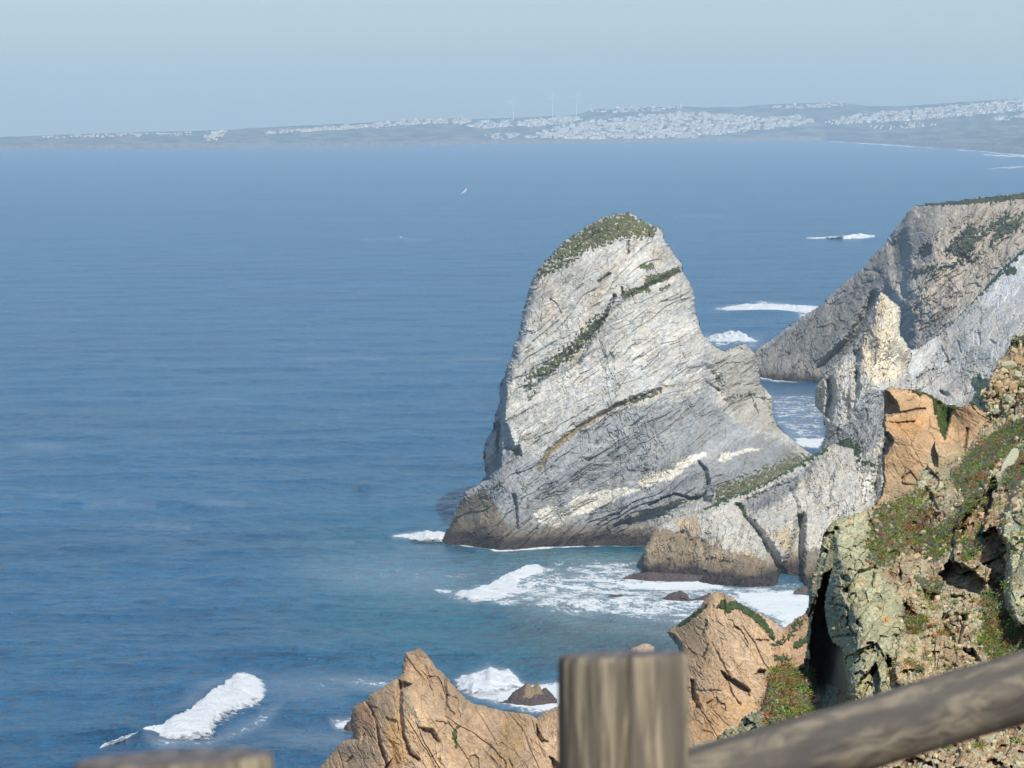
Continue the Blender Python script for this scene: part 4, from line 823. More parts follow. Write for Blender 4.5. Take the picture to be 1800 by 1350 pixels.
# ------------------------------------------------------------------ near cliff with lichen and succulents
LICH = (.415, .405, .24); LICH2 = (.335, .33, .215); EARTH = (.385, .27, .15)
NEAR = [(2300,420),(2000,500),(1860,545),(1800,584),(1780,597),(1767,622),(1750,645),(1738,668),(1733,684),(1724,696),(1722,706),(1728,722),(1742,738),(1720,760),(1700,790),(1680,810),(1650,820),(1630,815),(1616,835),(1606,860),(1585,873),(1560,880),(1535,890),(1515,900),(1495,905),(1465,915),(1452,930),(1444,950),(1440,975),(1432,1000),(1425,1012),(1421,1030),(1421,1055),(1417,1077),(1422,1097),(1418,1117),(1416,1150),(1413,1166),(1398,1172),(1375,1168),(1358,1174),(1348,1188),(1347,1210),(1342,1228),(1335,1250),(1310,1258),(1298,1275),(1275,1284),(1262,1295),(1255,1320),(1252,1360),(1240,1650),(2300,1650)]
near = rock('cliff', NEAR,
     [(1800,590,96),(1740,680,90),(1740,740,88),(1650,830,82),(1560,885,76),(1480,915,70),(1440,980,66),(1425,1080,62),(1500,1000,61),(1520,1100,56),(1500,1200,51),(1440,1200,59),(1600,950,72),(1600,1100,58),(1600,1200,52),(1700,900,72),(1800,800,78),(1700,1050,60),(1800,1000,62),(1800,1200,52),(1700,1200,52),
      (1360,1190,56),(1300,1270,52),(1400,1240,53),(1400,1350,47),(1600,1350,44),(1800,1350,43),(2300,450,88),(2300,1000,50),(2300,1600,32),(1280,1640,38),(1700,1640,34)],
     1.0, M_rock_near,
     [dict(k='facet', size=1.3, amp=.6, seed=201, deg=65, stretch=1.5, warp=.2, crack=.0), dict(k='chunk', size=1.6, amp=.5, seed=220, deg=70, stretch=1.5, warp=.2, cv=.15), dict(k='facet', size=.5, amp=.30, seed=203, deg=62, stretch=1.7, warp=.15, crack=.0, tilt=2.4),
      dict(k='facet', size=.2, amp=.17, seed=205, deg=50, stretch=1.5, warp=.12, tint=.9, crack=.0, tilt=2.4), dict(k='facet', size=.085, amp=.085, seed=206, deg=20, stretch=1.3, warp=.12, tint=.9, crack=.05, tilt=2.2), dict(k='facet', size=.04, amp=.034, seed=216, deg=50, stretch=1.3, warp=.1, tint=.6, crack=.1, tilt=2.2),
      dict(k='holes', size=.30, amp=.9, seed=214, deg=70, stretch=1.7, p=.035, warp=.6), dict(k='holes', size=.18, amp=.5, seed=212, deg=60, stretch=1.5, p=.07, warp=.6), dict(k='holes', size=.085, amp=.28, seed=213, deg=30, stretch=1.3, p=.14, warp=.5), dict(k='fbm', size=.03, amp=.02, seed=209, oct=2)],
     EARTH, round_px=7, round_m=.8, thick=3, edge=3.0, seed=201, warp=3.5,
     dents=[(('poly', [(1745,612),(1800,600),(1840,640),(1840,730),(1745,735),(1742,690)], 3), .6),
            # shaded left flank of the big lichen slab
            (('poly', [(1448,1010),(1462,1000),(1452,1040),(1448,1062),(1456,1115),(1464,1130),(1480,1140),(1484,1170),(1492,1210),(1500,1245),(1480,1280),(1430,1290),(1422,1200),(1426,1100),(1438,1045)], 1.6), 4.2),
            (('line', [(1452,970),(1466,945),(1470,930)], 4, 4), .8),
            (('poly', [(1508,1200),(1540,1165),(1546,1200),(1548,1260),(1500,1270)], 1.6), 1.5), (('poly', [(1558,1150),(1570,1160),(1580,1200),(1590,1240),(1560,1250)], 1.6), 1.1),
            (('poly', [(1478,1010),(1492,1020),(1486,1030),(1500,1062),(1494,1070),(1480,1040)], 2), .35), (('line', [(1455,1062),(1480,1064),(1490,1070),(1490,1098),(1498,1112)], 1.3, 2), .4), (('line', [(1464,1120),(1490,1116),(1505,1116)], 2, 2), .5),
            # big shaded hollows
            (('poly', [(1745,830),(1752,850),(1740,900),(1725,940),(1705,950),(1688,955),(1682,930),(1695,905),(1722,880),(1738,855)], 1.6), 3.0),
            (('poly', [(1712,945),(1750,925),(1770,965),(1768,1000),(1762,1040),(1770,1080),(1748,1062),(1735,1025),(1745,1000),(1725,990),(1712,975)], 1.6), 3.2),
            (('poly', [(1648,1010),(1668,985),(1690,990),(1715,1005),(1735,1025),(1725,1048),(1700,1040),(1665,1028)], 1.6), 2.8),
            (('poly', [(1590,1055),(1600,1070),(1612,1080),(1605,1088),(1592,1080),(1588,1065)], 1.6), 1.2), (('poly', [(1622,1035),(1650,1045),(1640,1058),(1625,1055)], 1.6), 1.0),
            (('poly', [(1660,1095),(1672,1112),(1680,1120),(1682,1150),(1674,1140),(1662,1118)], 3), .9), (('poly', [(1690,1080),(1700,1080),(1690,1110),(1684,1145),(1680,1110)], 3), .9), (('poly', [(1690,1142),(1710,1140),(1722,1160),(1712,1165)], 3), .9),
            (('line', [(1630,860),(1640,880),(1648,895)], [3, 4, 2], 3), .8), (('line', [(1570,960),(1585,965)], 2, 3), .4), (('line', [(1740,700),(1770,690),(1800,680)], 3, 6), .6), (('line', [(1575,1118),(1600,1110)], 2, 3), .3),
            # proud masses (negative pushes toward the viewer)
            (('poly', [(1800,850),(1860,860),(1860,1110),(1790,1100),(1770,1060),(1775,960),(1758,940),(1765,905),(1780,870)], 7), -2.2),
            (('poly', [(1462,940),(1520,930),(1530,980),(1570,1040),(1590,1100),(1560,1150),(1520,1190),(1500,1230),(1490,1160),(1462,1120),(1456,1060),(1475,1000)], 9), -.7),
            (('poly', [(1580,1115),(1600,1112),(1625,1150),(1620,1180),(1600,1250),(1575,1250),(1570,1180)], 5), -.7)],
     paint=[(('poly', [(1420,1020),(1440,960),(1465,915),(1500,900),(1530,905),(1530,960),(1560,1010),(1590,1060),(1590,1130),(1560,1180),(1620,1180),(1600,1260),(1440,1300),(1418,1200)], 9), LICH, .95, .5),
            (('poly', [(1478,1070),(1560,1050),(1560,1100),(1540,1140),(1500,1120)], 18), (.42,.41,.27), .7), (('poly', [(1480,1020),(1540,1010),(1560,1040),(1500,1060),(1484,1050)], 10), (.29,.31,.22), .6),
            (('line', [(1468,1000),(1478,1030),(1486,1062)], 4, 3), (.42,.37,.25), .8), (('poly', [(1545,1135),(1520,1150),(1500,1146),(1540,1130)], 8), (.42,.31,.20), .5),
            (('poly', [(1800,850),(1900,850),(1900,1120),(1790,1100),(1765,1060),(1770,950),(1758,920),(1780,880)], 8), (.36,.385,.26), .92, .4),
            (('poly', [(1738,850),(1755,820),(1790,780),(1805,778),(1800,800),(1770,830),(1750,865)], 3), (.37,.38,.29), .9, .3),
            (('poly', [(1560,880),(1650,850),(1700,870),(1680,960),(1620,1040),(1540,1000),(1530,930)], 12), (.36,.29,.19), .6), (('poly', [(1610,1060),(1700,1040),(1740,1090),(1720,1170),(1640,1230),(1600,1200),(1625,1150)], 12), (.40,.285,.165), .8),
            (('poly', [(1615,1120),(1680,1120),(1670,1180),(1600,1230)], 10), (.42,.25,.13), .7), (('poly', [(1720,600),(1800,590),(1800,760),(1740,760),(1720,700)], 10), (.40,.30,.17), .7),
            (('poly', [(1720,700),(1738,694),(1748,715),(1745,735),(1725,730)], 4), LICH, .9, .3), (('poly', [(1640,1020),(1700,1030),(1740,1060),(1700,1080),(1650,1070)], 8), LICH2, .6),
            (('poly', [(1255,1360),(1265,1290),(1310,1255),(1340,1235),(1345,1200),(1360,1300),(1300,1330)], 7), LICH, .9, .4), (('line', [(1560,1086),(1558,1090)], 3.5, 1.5), (.60,.20,.02), .9, .1),
            (('poly', [(1625,815),(1650,820),(1645,890),(1625,880),(1612,850)], 5), LICH2, .8), (('line', [(1685,1110),(1695,1160)], 5, 4), (.33,.24,.15), .7), (('poly', [(1700,1150),(1740,1145),(1745,1180),(1700,1180)], 5), LICH2, .7)],
     veg=[(('poly', [(1535,895),(1560,885),(1600,880),(1640,890),(1650,920),(1680,900),(1715,850),(1735,840),(1730,870),(1700,905),(1690,940),(1680,960),(1660,975),(1640,990),(1600,960),(1570,985),(1545,1000),(1528,990),(1526,945)], 8), 1.5, .08),
          (('poly', [(1720,780),(1760,750),(1800,735),(1860,720),(1860,760),(1790,775),(1750,820),(1735,850),(1700,870),(1680,860),(1670,835),(1700,800)], 8), .9, 0), (('poly', [(1790,790),(1860,780),(1860,850),(1800,850),(1770,870),(1762,845)], 7), 1.0),
          (('poly', [(1725,1050),(1745,1030),(1760,1075),(1790,1095),(1860,1110),(1860,1180),(1790,1170),(1740,1160),(1720,1130),(1730,1090)], 7), 1.1),
          (('poly', [(1585,1085),(1600,1078),(1632,1086),(1632,1105),(1615,1116),(1596,1112)], 5), .8), (('poly', [(1348,1185),(1360,1172),(1398,1170),(1415,1180),(1425,1215),(1428,1245),(1425,1270),(1350,1275),(1345,1230)], 7), 1.1),
          (('poly', [(1600,1010),(1660,1020),(1650,1050),(1620,1045)], 8), 1.6, .2), (('poly', [(1690,935),(1712,950),(1712,985),(1692,990)], 5), .9), (('poly', [(1725,880),(1742,880),(1740,900),(1728,905)], 3), .6), (('poly', [(1720,918),(1730,922),(1728,945),(1716,945)], 3), .8),
          (('poly', [(1780,600),(1830,570),(1830,600),(1790,612)], 6), .9), (('line', [(1750,740),(1800,700)], 4, 6), 1.5, .25), (('poly', [(1560,900),(1570,880),(1600,870),(1640,850),(1620,880)], 6), 1.4, .15)],
     veg_amp=.09, veg_mat=M_leaf, veg_cols=((.07,.085,.03),(.12,.125,.045),(.15,.09,.05)), tint_amt=.2, crack_dark=.75,
     lichen=(LICH2, .05, 9.0), speck=.7)
tag(near.obj, 'steep near cliff of lichen covered rock with red and green succulents', kind='structure')

# leaves of the succulents: real little blades standing off the rock
def leaves():
    m = near.vm*(near.U > 1240)*(near.U < 1900)*(near.V < 1420)
    idx = np.flatnonzero(m > .45)
    slab = [(1420,1020),(1440,960),(1465,915),(1500,900),(1530,905),(1530,960),(1560,1010),(1590,1060),(1590,1130),(1560,1180),(1500,1290),(1418,1290)]
    inside = (near.U > 1430) & (near.U < 1850) & (near.V < 1330)
    wild = np.flatnonzero(inside & (near.vm < .3) & (fbm(near.U/14, near.V/14, 3, 91) > .16) & (sdist(near.U, near.V, slab) < -4))
    nt = 1500
    pk = np.concatenate([idx[RNG.integers(0, len(idx), 1100)], wild[RNG.integers(0, len(wild), nt-1100)]])
    tu, tv, td = near.U[pk], near.V[pk], near.D[pk]
    C = unproj(tu, tv, td-.02)
    rad = RNG.uniform(.05, .20, nt)*(.7+.5*RNG.random(nt)); rad[1100:] *= .6
    pal = np.array([[.085,.125,.025],[.16,.155,.035],[.22,.08,.03],[.15,.05,.04],[.11,.14,.095],[.05,.10,.028],[.17,.12,.05],[.12,.17,.03]])
    kind = np.clip(((fbm(tu/30, tv/30, 2, 78)*1.6+.5)*8 + RNG.normal(0, 1.6, nt)), 0, 7).astype(int)
    per = 80
    P0 = np.repeat(C, per, 0); r_ = np.repeat(rad, per); n = nt*per
    d = RNG.normal(0, 1, (n, 3)); d[:, 1] = -np.abs(d[:, 1])*.8-.15; d[:, 2] += .35; d /= np.linalg.norm(d, axis=1)[:, None]
    dist = r_*RNG.random(n)**.5*.85
    B = P0 + d*dist[:, None]*np.array([1.15, .8, .8])
    L = RNG.uniform(.025, .06, n); w = L*RNG.uniform(.15, .28, n)
    dd = d + RNG.normal(0, .35, (n, 3)); dd /= np.linalg.norm(dd, axis=1)[:, None]
    e = np.cross(dd, RNG.normal(0, 1, (n, 3))); e /= np.linalg.norm(e, axis=1)[:, None]
    vs = np.stack([B-dd*L[:, None]*.5, B+e*w[:, None]*.5, B+dd*L[:, None]*.6, B-e*w[:, None]*.5], 1).reshape(-1, 3)
    cols = np.repeat(pal[kind], per, 0)*RNG.uniform(.9, 2.7, (n, 1))
    flip = RNG.random(n) < .12; cols[flip] = pal[RNG.integers(0, 8, flip.sum())]
    o = mesh_obj('succulent_leaves', vs, quads=np.arange(n*4).reshape(n, 4), mats=[M_leaf], col=np.repeat(cols, 4, 0), parent=near.obj)
    o['kind'] = 'stuff'
leaves()

# stones one can pick out on the cliff
def stone_mesh(seed):
    rnd = random.Random(seed); bm = bmesh.new()
    for i in range(15):
        v = Vector((rnd.gauss(0, 1), rnd.gauss(0, 1), rnd.gauss(0, 1))).normalized()
        v = Vector((v.x*.55, v.y*.5, v.z*.42))*rnd.uniform(.85, 1.1)
        bm.verts.new(v)
    res = bmesh.ops.convex_hull(bm, input=bm.verts)
    for g in res['geom_interior']:
        if isinstance(g, bmesh.types.BMVert): bm.verts.remove(g)
    bmesh.ops.bevel(bm, geom=bm.edges[:], offset=.018, segments=1, affect='EDGES')
    me = bpy.data.meshes.new('boulder'); bm.to_mesh(me); bm.free()
    return me
def tinted(me, c):
    a = me.color_attributes.new('Col', 'FLOAT_COLOR', 'POINT')
    a.data.foreach_set('color', np.tile(np.array([*c, 1], np.float32), len(me.vertices)))
    me.materials.append(M_stone); return me
ST = [tinted(stone_mesh(50+i), c) for i, c in enumerate([(.40,.33,.20), (.42,.29,.16), (.36,.36,.24), (.38,.25,.14), (.33,.31,.21), (.44,.37,.24), (.30,.22,.13), (.37,.39,.27), (.41,.31,.18), (.35,.27,.16)])]
spots = [(1779,617,15),(1795,618,12),(1768,640,22),(1784,634,24),(1798,650,20),(1760,650,12),(1772,655,14),(1786,660,18),(1800,668,16),(1755,662,12),(1764,672,16),(1778,680,18),(1792,688,15),(1750,680,18),(1742,690,12),(1803,640,16),
         (1758,690,15),(1770,700,16),(1784,708,18),(1800,705,15),(1752,706,12),(1764,716,14),(1776,724,13),(1795,730,15),(1745,722,10),(1755,734,10),(1810,690,18),(1815,660,20),(1812,720,18),(1790,600,10),(1805,602,12),
         (1660,960,11),(1686,965,12),(1650,1016,10),(1640,1030,12),(1690,935,10),(1716,935,9),(1626,960,10),(1560,965,10),(1525,985,10),(1538,1005,9),(1556,1012,12),(1570,1028,9),(1642,1066,12),(1672,1056,14),(1700,1058,16),(1690,1040,12),(1610,1062,12),
         (1433,1012,14),(1430,1026,10),(1440,1058,9),(1456,1120,14),(1447,1155,11),(1456,1172,17),(1441,1210,9),(1742,1148,14),(1724,1150,13),(1738,1084,10),(1722,1070,9),(1745,1090,8),(1640,1145,12),(1590,945,9),(1605,925,10),(1632,915,9),(1548,925,9),
         (1320,1240,12),(1305,1262,12),(1288,1280,10),(1340,1262,12),(1375,1250,14),(1365,1232,9),(1400,1262,9),(1422,1218,8),(1740,1012,24),(1728,1000,14),(1750,1025,10),(1716,955,9),(1600,990,9),(1580,1000,8),(1660,1085,16),(1668,1110,12)]
for i, (px, py, sz) in enumerate(spots):
    p = at_rock(near, px, py)
    mpp = p.y/F
    o = bpy.data.objects.new('boulder', ST[i % len(ST)]); COL.objects.link(o); o.parent = near.obj
    s = sz*mpp*1.15
    o.location = p + Vector((0, -s*.2 - (.35 if py < 740 and px > 1735 else 0), 0))
    rnd = random.Random(i*7+1)
    o.scale = (s*rnd.uniform(.8, 1.2), s*rnd.uniform(.8, 1.1), s*rnd.uniform(.8, 1.1)); o.rotation_euler = (rnd.uniform(-.6, .6), rnd.uniform(0, 6.28), rnd.uniform(0, 6.28))
# rubble: small broken stones lying all over the slope
def rubble(n=4200):
    inside = (near.U > 1440) & (near.U < 1900) & (near.V < 1400) & (near.vm < .5)
    w = np.flatnonzero(inside & (fbm(near.U/20, near.V/20, 3, 95) > -.12))
    slab = [(1420,1020),(1440,960),(1465,915),(1500,900),(1530,905),(1530,960),(1560,1010),(1590,1060),(1590,1130),(1560,1180),(1500,1290),(1418,1290)]
    w = w[(sdist(near.U[w], near.V[w], slab) < 0) | (RNG.random(len(w)) < .12)]
    tpl = []
    for me in ST[:4]:
        vv = np.empty(len(me.vertices)*3); me.vertices.foreach_get('co', vv)
        bm = bmesh.new(); bm.from_mesh(me); bmesh.ops.triangulate(bm, faces=bm.faces); bm.verts.index_update()
        tpl.append((np.array([v.co[:] for v in bm.verts]), np.array([[v.index for v in f.verts] for f in bm.faces]))); bm.free()
    pal = np.array([[.42,.31,.19],[.38,.27,.16],[.40,.38,.26],[.34,.33,.23],[.45,.37,.26],[.30,.22,.14],[.37,.38,.27],[.44,.33,.20]])
    VV, TT, CC = [], [], []; off = 0
    for i in range(n):
        k = w[RNG.integers(0, len(w))]; v, t = tpl[i % 4]
        sz = near.D[k]/F*RNG.choice([5, 7, 9, 12, 16], p=[.3, .3, .2, .13, .07])*RNG.uniform(.8, 1.2)
        m = np.array(Euler((RNG.uniform(0, 6.28), RNG.uniform(0, 6.28), RNG.uniform(0, 6.28))).to_matrix())
        VV.append((v*sz*RNG.uniform(.7, 1.2, 3)) @ m.T + near.P[k] + np.array([0, -sz*.15, 0])); TT.append(t+off); off += len(v)
        CC.append(np.tile(pal[RNG.integers(0, 8)]*RNG.uniform(.75, 1.15), (len(v), 1)))
    o = mesh_obj('rubble', np.concatenate(VV), tris=np.concatenate(TT), mats=[M_stone], col=np.concatenate(CC), parent=near.obj)
    o['kind'] = 'stuff'
rubble()
# pale slab leaning on the ledge
bm = bmesh.new()
for q in [(-.5,0,-1.0),(-.1,0,-1.05),(.5,0,.75),(.42,0,1.0),(.05,0,.95),(-.45,0,.1)]:
    bm.verts.new(q); 
f = bm.faces.new(bm.verts[:])
ex = bmesh.ops.extrude_face_region(bm, geom=[f]); bmesh.ops.translate(bm, verts=[e for e in ex['geom'] if isinstance(e, bmesh.types.BMVert)], vec=(.05, .3, .03))
bmesh.ops.bevel(bm, geom=bm.edges[:], offset=.04, segments=2, affect='EDGES')
bmesh.ops.recalc_face_normals(bm, faces=bm.faces)
me = bpy.data.meshes.new('slab'); bm.to_mesh(me); bm.free(); tinted(me, (.37,.385,.29))
p = at_rock(near, 1768, 820); o = bpy.data.objects.new('slab', me); COL.objects.link(o); o.parent = near.obj
s = 40*p.y/F; o.location = p + Vector((0, -.5, 0)); o.scale = (s*.75, s, s); o.rotation_euler = (R(-18), R(12), R(8))
o['label'] = 'pale lichen covered slab leaning on the ledge'

# ------------------------------------------------------------------ far coast with its town
def build_coast():
    ux = np.concatenate([np.linspace(-1500, -80, 30), np.arange(-60, 1861, 4.0), np.linspace(1880, 3600, 40)])
    sh = lambda u: np.interp(u, [-1500, 0, 300, 700, 1000, 1250, 1450, 1560, 1700, 1800, 2000, 3600], [262.5, 262.5, 260.7, 256.6, 252, 249, 247.3, 254, 264, 273, 300, 420])
    top = lambda u: np.interp(u, [-1500, 0, 120, 250, 380, 500, 620, 700, 780, 850, 900, 1000, 1022, 1040, 1100, 1200, 1230, 1300, 1340, 1400, 1460, 1500, 1530, 1600, 1650, 1700, 1760, 1800, 2000, 3600],
                              [250, 241, 236, 232, 229, 222, 217, 212, 208, 209, 207, 203, 200, 192, 190, 187, 189, 188, 184, 182, 180, 183, 187, 186, 182, 179, 175, 173, 165, 150])
    n_t = 70
    T = np.linspace(0, 1, n_t)
    U = np.repeat(ux[None], n_t, 0); TT = np.repeat(T[:, None], len(ux), 1)
    v0 = sh(U) ; v1 = top(U) + .9*fbm(U/30, U*0, 4, 3)
    Y0 = CAM_Z*F/(v0-200); Yb = np.interp(U, [-1500, 0, 700, 1000, 1400, 3600], [17800, 18200, 19800, 21000, 21500, 21500])
    Yb = np.maximum(Yb, Y0+800)
    Y = Y0 + (Yb-Y0)*TT
    v_lin = v0 + 1.5 + (v1-v0-1.5)*TT**.85
    cliffh = 22 + 14*fbm(U/60, U*0+3, 3, 5)
    zt = CAM_Z - (v1-200)/F*Yb
    z_sky = CAM_Z - (v_lin-200)/F*Y                      # height that fills the gap evenly
    z = z_sky + 14*fbm(U/70, TT*6, 4, 7)*np.sin(np.pi*np.clip(TT, 0, 1)) - 6*np.sin(np.pi*TT)
    z = np.where(TT < .015, -3, np.maximum(z, cliffh*smooth(.0, .05, TT)*(1-TT)))
    z[0] = -6
    X = (U-900)/F*Y
    P = np.stack([X, Y, z], -1)
    col = np.ones(U.shape+(3,))*np.array([.085, .095, .065])
    k = fbm(U/40, TT*14, 4, 9)[..., None]
    col = np.where(k > .10, np.array([.17, .15, .12]), col); col = np.where(k < -.1, np.array([.03, .045, .04]), col)
    cl = (TT < .07)[..., None]
    col = np.where(cl, np.array([.15, .13, .11])*(1+.9*fbm(U/5, TT*30, 3, 10)[..., None]), col)
    nr, nc = U.shape; I = np.arange(nr*nc).reshape(nr, nc)
    q = np.stack([I[:-1, :-1].ravel(), I[:-1, 1:].ravel(), I[1:, 1:].ravel(), I[1:, :-1].ravel()], -1)
    # back skirt down to the sea bed so the land is solid
    sk = P[-1].copy(); sk[:, 2] = -10; base = nr*nc
    q2 = np.stack([I[-1, :-1], I[-1, 1:], base+1+np.arange(nc-1), base+np.arange(nc-1)], -1)
    o = mesh_obj('coast_hills', np.concatenate([P.reshape(-1, 3), sk]), quads=np.concatenate([q, q2]), mats=[attr_mat('coast_land', 60, .3, vary=.3)],
                 col=np.concatenate([col.reshape(-1, 3), np.ones((nc, 3))*.08]), shade=True)
    tag(o, 'low hazy coast running across the horizon under the town', kind='structure')
    # per column: which row is seen at a given picture height
    vis = 200 + (CAM_Z - z)/Y*F
    def locate(px, py):
        j = int(np.clip(np.searchsorted(ux, px), 1, nc-1))
        col_v = np.minimum.accumulate(vis[1:, j])
        k = int(np.searchsorted(-col_v, -py))
        k = min(k+1, n_t-1)
        y = Y[k, j]; return Vector(((px-900)/F*y, y, z[k, j])), (k > 0)
    return locate
locate = build_coast()

M_wall = plain('white_render', (.86, .82, .74), .85); M_wall2 = plain('cream_render', (.66, .60, .50), .85); M_roof = plain('clay_tiles', (.36, .17, .11), .85); M_flat = plain('pale_flat_roof', (.50, .48, .45), .9)
M_pane = plain('window_dark', (.05, .06, .07), .3)
def house_mesh(w, d, h, gable, wall, roof, floors):
    vs = []; q = []; t = []; mi = []
    def box(x0, x1, y0, y1, z0, z1, m):
        b = len(vs); vs.extend([(x0,y0,z0),(x1,y0,z0),(x1,y1,z0),(x0,y1,z0),(x0,y0,z1),(x1,y0,z1),(x1,y1,z1),(x0,y1,z1)])
        for f in ((0,1,5,4),(1,2,6,5),(2,3,7,6),(3,0,4,7),(4,5,6,7)): q.append(tuple(b+i for i in f)); mi.append(m)
    box(-w/2, w/2, -d/2, d/2, -6, h, 0)
    for k in range(floors):
        for j in (-1, 1):
            zc = h*(k+.5)/floors; xc = j*w*.24
            box(xc-w*.07, xc+w*.07, -d/2-.06, -d/2+.1, zc-.8, zc+.8, 2)
    tm = []
    if gable:
        b = len(vs); r_ = .5; rh = w*.17
        vs.extend([(-w/2-r_,-d/2-r_,h),(w/2+r_,-d/2-r_,h),(w/2+r_,d/2+r_,h),(-w/2-r_,d/2+r_,h),(-w*.2,0,h+rh),(w*.2,0,h+rh)])
        q.append((b,b+1,b+5,b+4)); mi.append(1); q.append((b+2,b+3,b+4,b+5)); mi.append(1)
        t.append((b+1,b+2,b+5)); t.append((b+3,b,b+4)); tm = [1, 1]
    else:
        box(-w/2-.2, w/2+.2, -d/2-.2, d/2+.2, h, h+.9, 1)
    return vs, q, t, mi+tm
KINDS = [(11, 9, 6, True, M_wall, M_roof, 2), (14, 10, 6.5, True, M_wall, M_roof, 2), (10, 9, 7, False, M_wall, M_flat, 2), (20, 12, 13, False, M_wall, M_flat, 4), (26, 13, 16, False, M_wall2, M_flat, 5), (17, 11, 9, True, M_wall2, M_roof, 3), (30, 12, 10, False, M_wall, M_flat, 3)]
KINDS = [(w*.72, d*.8, h*.8, g, a, b, f) for (w, d, h, g, a, b, f) in KINDS]
protos = []
for (w, d, h, g, wl_, rf, fl) in KINDS:
    vs, q, t, mi = house_mesh(w, d, h, g, wl_, rf, fl)
    me_o = mesh_obj('house', vs, quads=q, tris=t or None, mats=[wl_, rf, M_pane], mat_idx=mi)
    protos.append((me_o.data, vs, q, t, mi, wl_, rf)); bpy.data.objects.remove(me_o)
ZONES = [ # polygon, number, big buildings share, district
    ([(925,243),(960,229),(1040,214),(1110,205),(1200,199),(1250,201),(1330,208),(1400,205),(1440,212),(1400,222),(1300,233),(1220,243),(1100,245),(1000,246)], 780, .35, 'houses of the white town above the bay'),
    ([(1440,216),(1500,205),(1560,197),(1650,190),(1720,182),(1800,176),(1860,172),(1860,190),(1700,205),(1600,212),(1480,219)], 420, .2, 'houses of the white suburb on the right of the far coast'),
    ([(905,220),(930,212),(1000,207),(1025,210),(1010,216),(930,224)], 90, .4, 'houses of the terrace below the wind turbines'),
    ([(820,222),(850,214),(900,212),(902,222),(850,227)], 55, .2, 'houses of the terrace left of the wind turbines'),
    ([(460,232),(560,226),(700,215),(770,209),(830,212),(820,220),(740,219),(640,227),(540,232),(470,236)], 200, .1, 'houses along the skyline on the left of the far coast'),
    ([(355,240),(380,232),(400,230),(390,245),(370,248)], 20, .1, 'houses in the small cluster far left on the coast'),
    ([(1030,196),(1060,190),(1200,187),(1200,195),(1060,199)], 40, .1, 'houses on the ridge right of the wind turbines'),
    ([(1340,189),(1420,184),(1480,182),(1480,188),(1400,192)], 34, .1, 'houses on the highest ridge of the far coast'),
    ([(1520,222),(1600,216),(1660,219),(1560,230)], 16, .1, 'lone farmhouses on the slope at the right of the far coast'),
    ([(1740,208),(1800,202),(1800,210),(1745,213)], 12, .1, 'houses near the right end of the far coast'),
    ([(60,240),(200,236),(340,233),(340,238),(60,245)], 30, .0, 'houses on the haziest far left of the coast'),
    ([(850,238),(900,233),(925,240),(870,247)], 18, .1, 'villas on the low shore left of the white town'),
]
cands = []
for zi, (poly, num, big, g) in enumerate(ZONES):
    P_ = np.asarray(poly, float); x0, y0 = P_.min(0); x1, y1 = P_.max(0); c = 0
    num = int(num*2.2)
    while c < num:
        uu = RNG.uniform(x0, x1, 400); vv = RNG.uniform(y0, y1, 400)
        s = sdist(uu, vv, poly)
        for a, b, s_ in zip(uu, vv, s):
            if s_ > 0 and c < num and fbm(np.array([a/14]), np.array([b/3.2]), 2, 4)[0] > -.12:
                k = int(RNG.choice([3, 4, 6])) if RNG.random() < big else int(RNG.choice([0, 0, 1, 2, 5]))
                p, ok = locate(a, b); cands.append((KINDS[k][0]*KINDS[k][2]/p.y, k, p, zi, RNG.uniform(-.7, .7))); c += 1
cands.sort(key=lambda c: -c[0])
LAB = {0: 'small white house with red roof', 1: 'long white house with red roof', 2: 'small white flat roofed house', 3: 'white flat roofed apartment block', 4: 'tall cream apartment block', 5: 'cream three storey house with red roof', 6: 'wide white apartment block'}
ZL = ['in the white town above the bay', 'in the white suburb at the right of the far coast', 'on the terrace below the wind turbines', 'on the terrace left of the wind turbines', 'on the skyline at the left of the far coast', 'in the small cluster far left on the coast',
      'on the ridge right of the wind turbines', 'on the highest ridge of the far coast', 'alone on the slope below the white suburb', 'near the right end of the far coast', 'on the haziest far left of the coast', 'on the low shore left of the white town']
for sz, k, p, zi, rz in cands[:290]:
    o = bpy.data.objects.new('house', protos[k][0]); COL.objects.link(o); o.location = p; o.rotation_euler = (0, 0, rz)
    g = ZONES[zi][3]
    tag(o, LAB[k] + ' ' + ZL[zi], 'house', g + (' (%s)' % LAB[k]))
AV, AQ, AT, MQ, MT = [], [], [], [], []
off = 0
MATS = [M_wall, M_roof, M_pane, M_wall2, M_flat]
for sz, k, p, zi, rz in cands[290:]:
    me, vs, q, t, mi, wl_, rf = protos[k]
    V_ = np.array(vs, float); c_, s_ = math.cos(rz), math.sin(rz)
    V_ = np.stack([V_[:, 0]*c_-V_[:, 1]*s_+p.x, V_[:, 0]*s_+V_[:, 1]*c_+p.y, V_[:, 2]+p.z], -1)
    mp = {0: MATS.index(wl_), 1: MATS.index(rf), 2: 2}
    AV.append(V_); AQ.append(np.array(q)+off); MQ += [mp[i] for i in mi[:len(q)]]
    if t: AT.append(np.array(t)+off); MT += [mp[i] for i in mi[len(q):]]
    off += len(vs)
o = mesh_obj('town_houses', np.concatenate(AV), quads=np.concatenate(AQ), tris=np.concatenate(AT), mats=MATS, mat_idx=MQ+MT)
tag(o, 'countless small pale houses filling in the hazy town', kind='stuff')

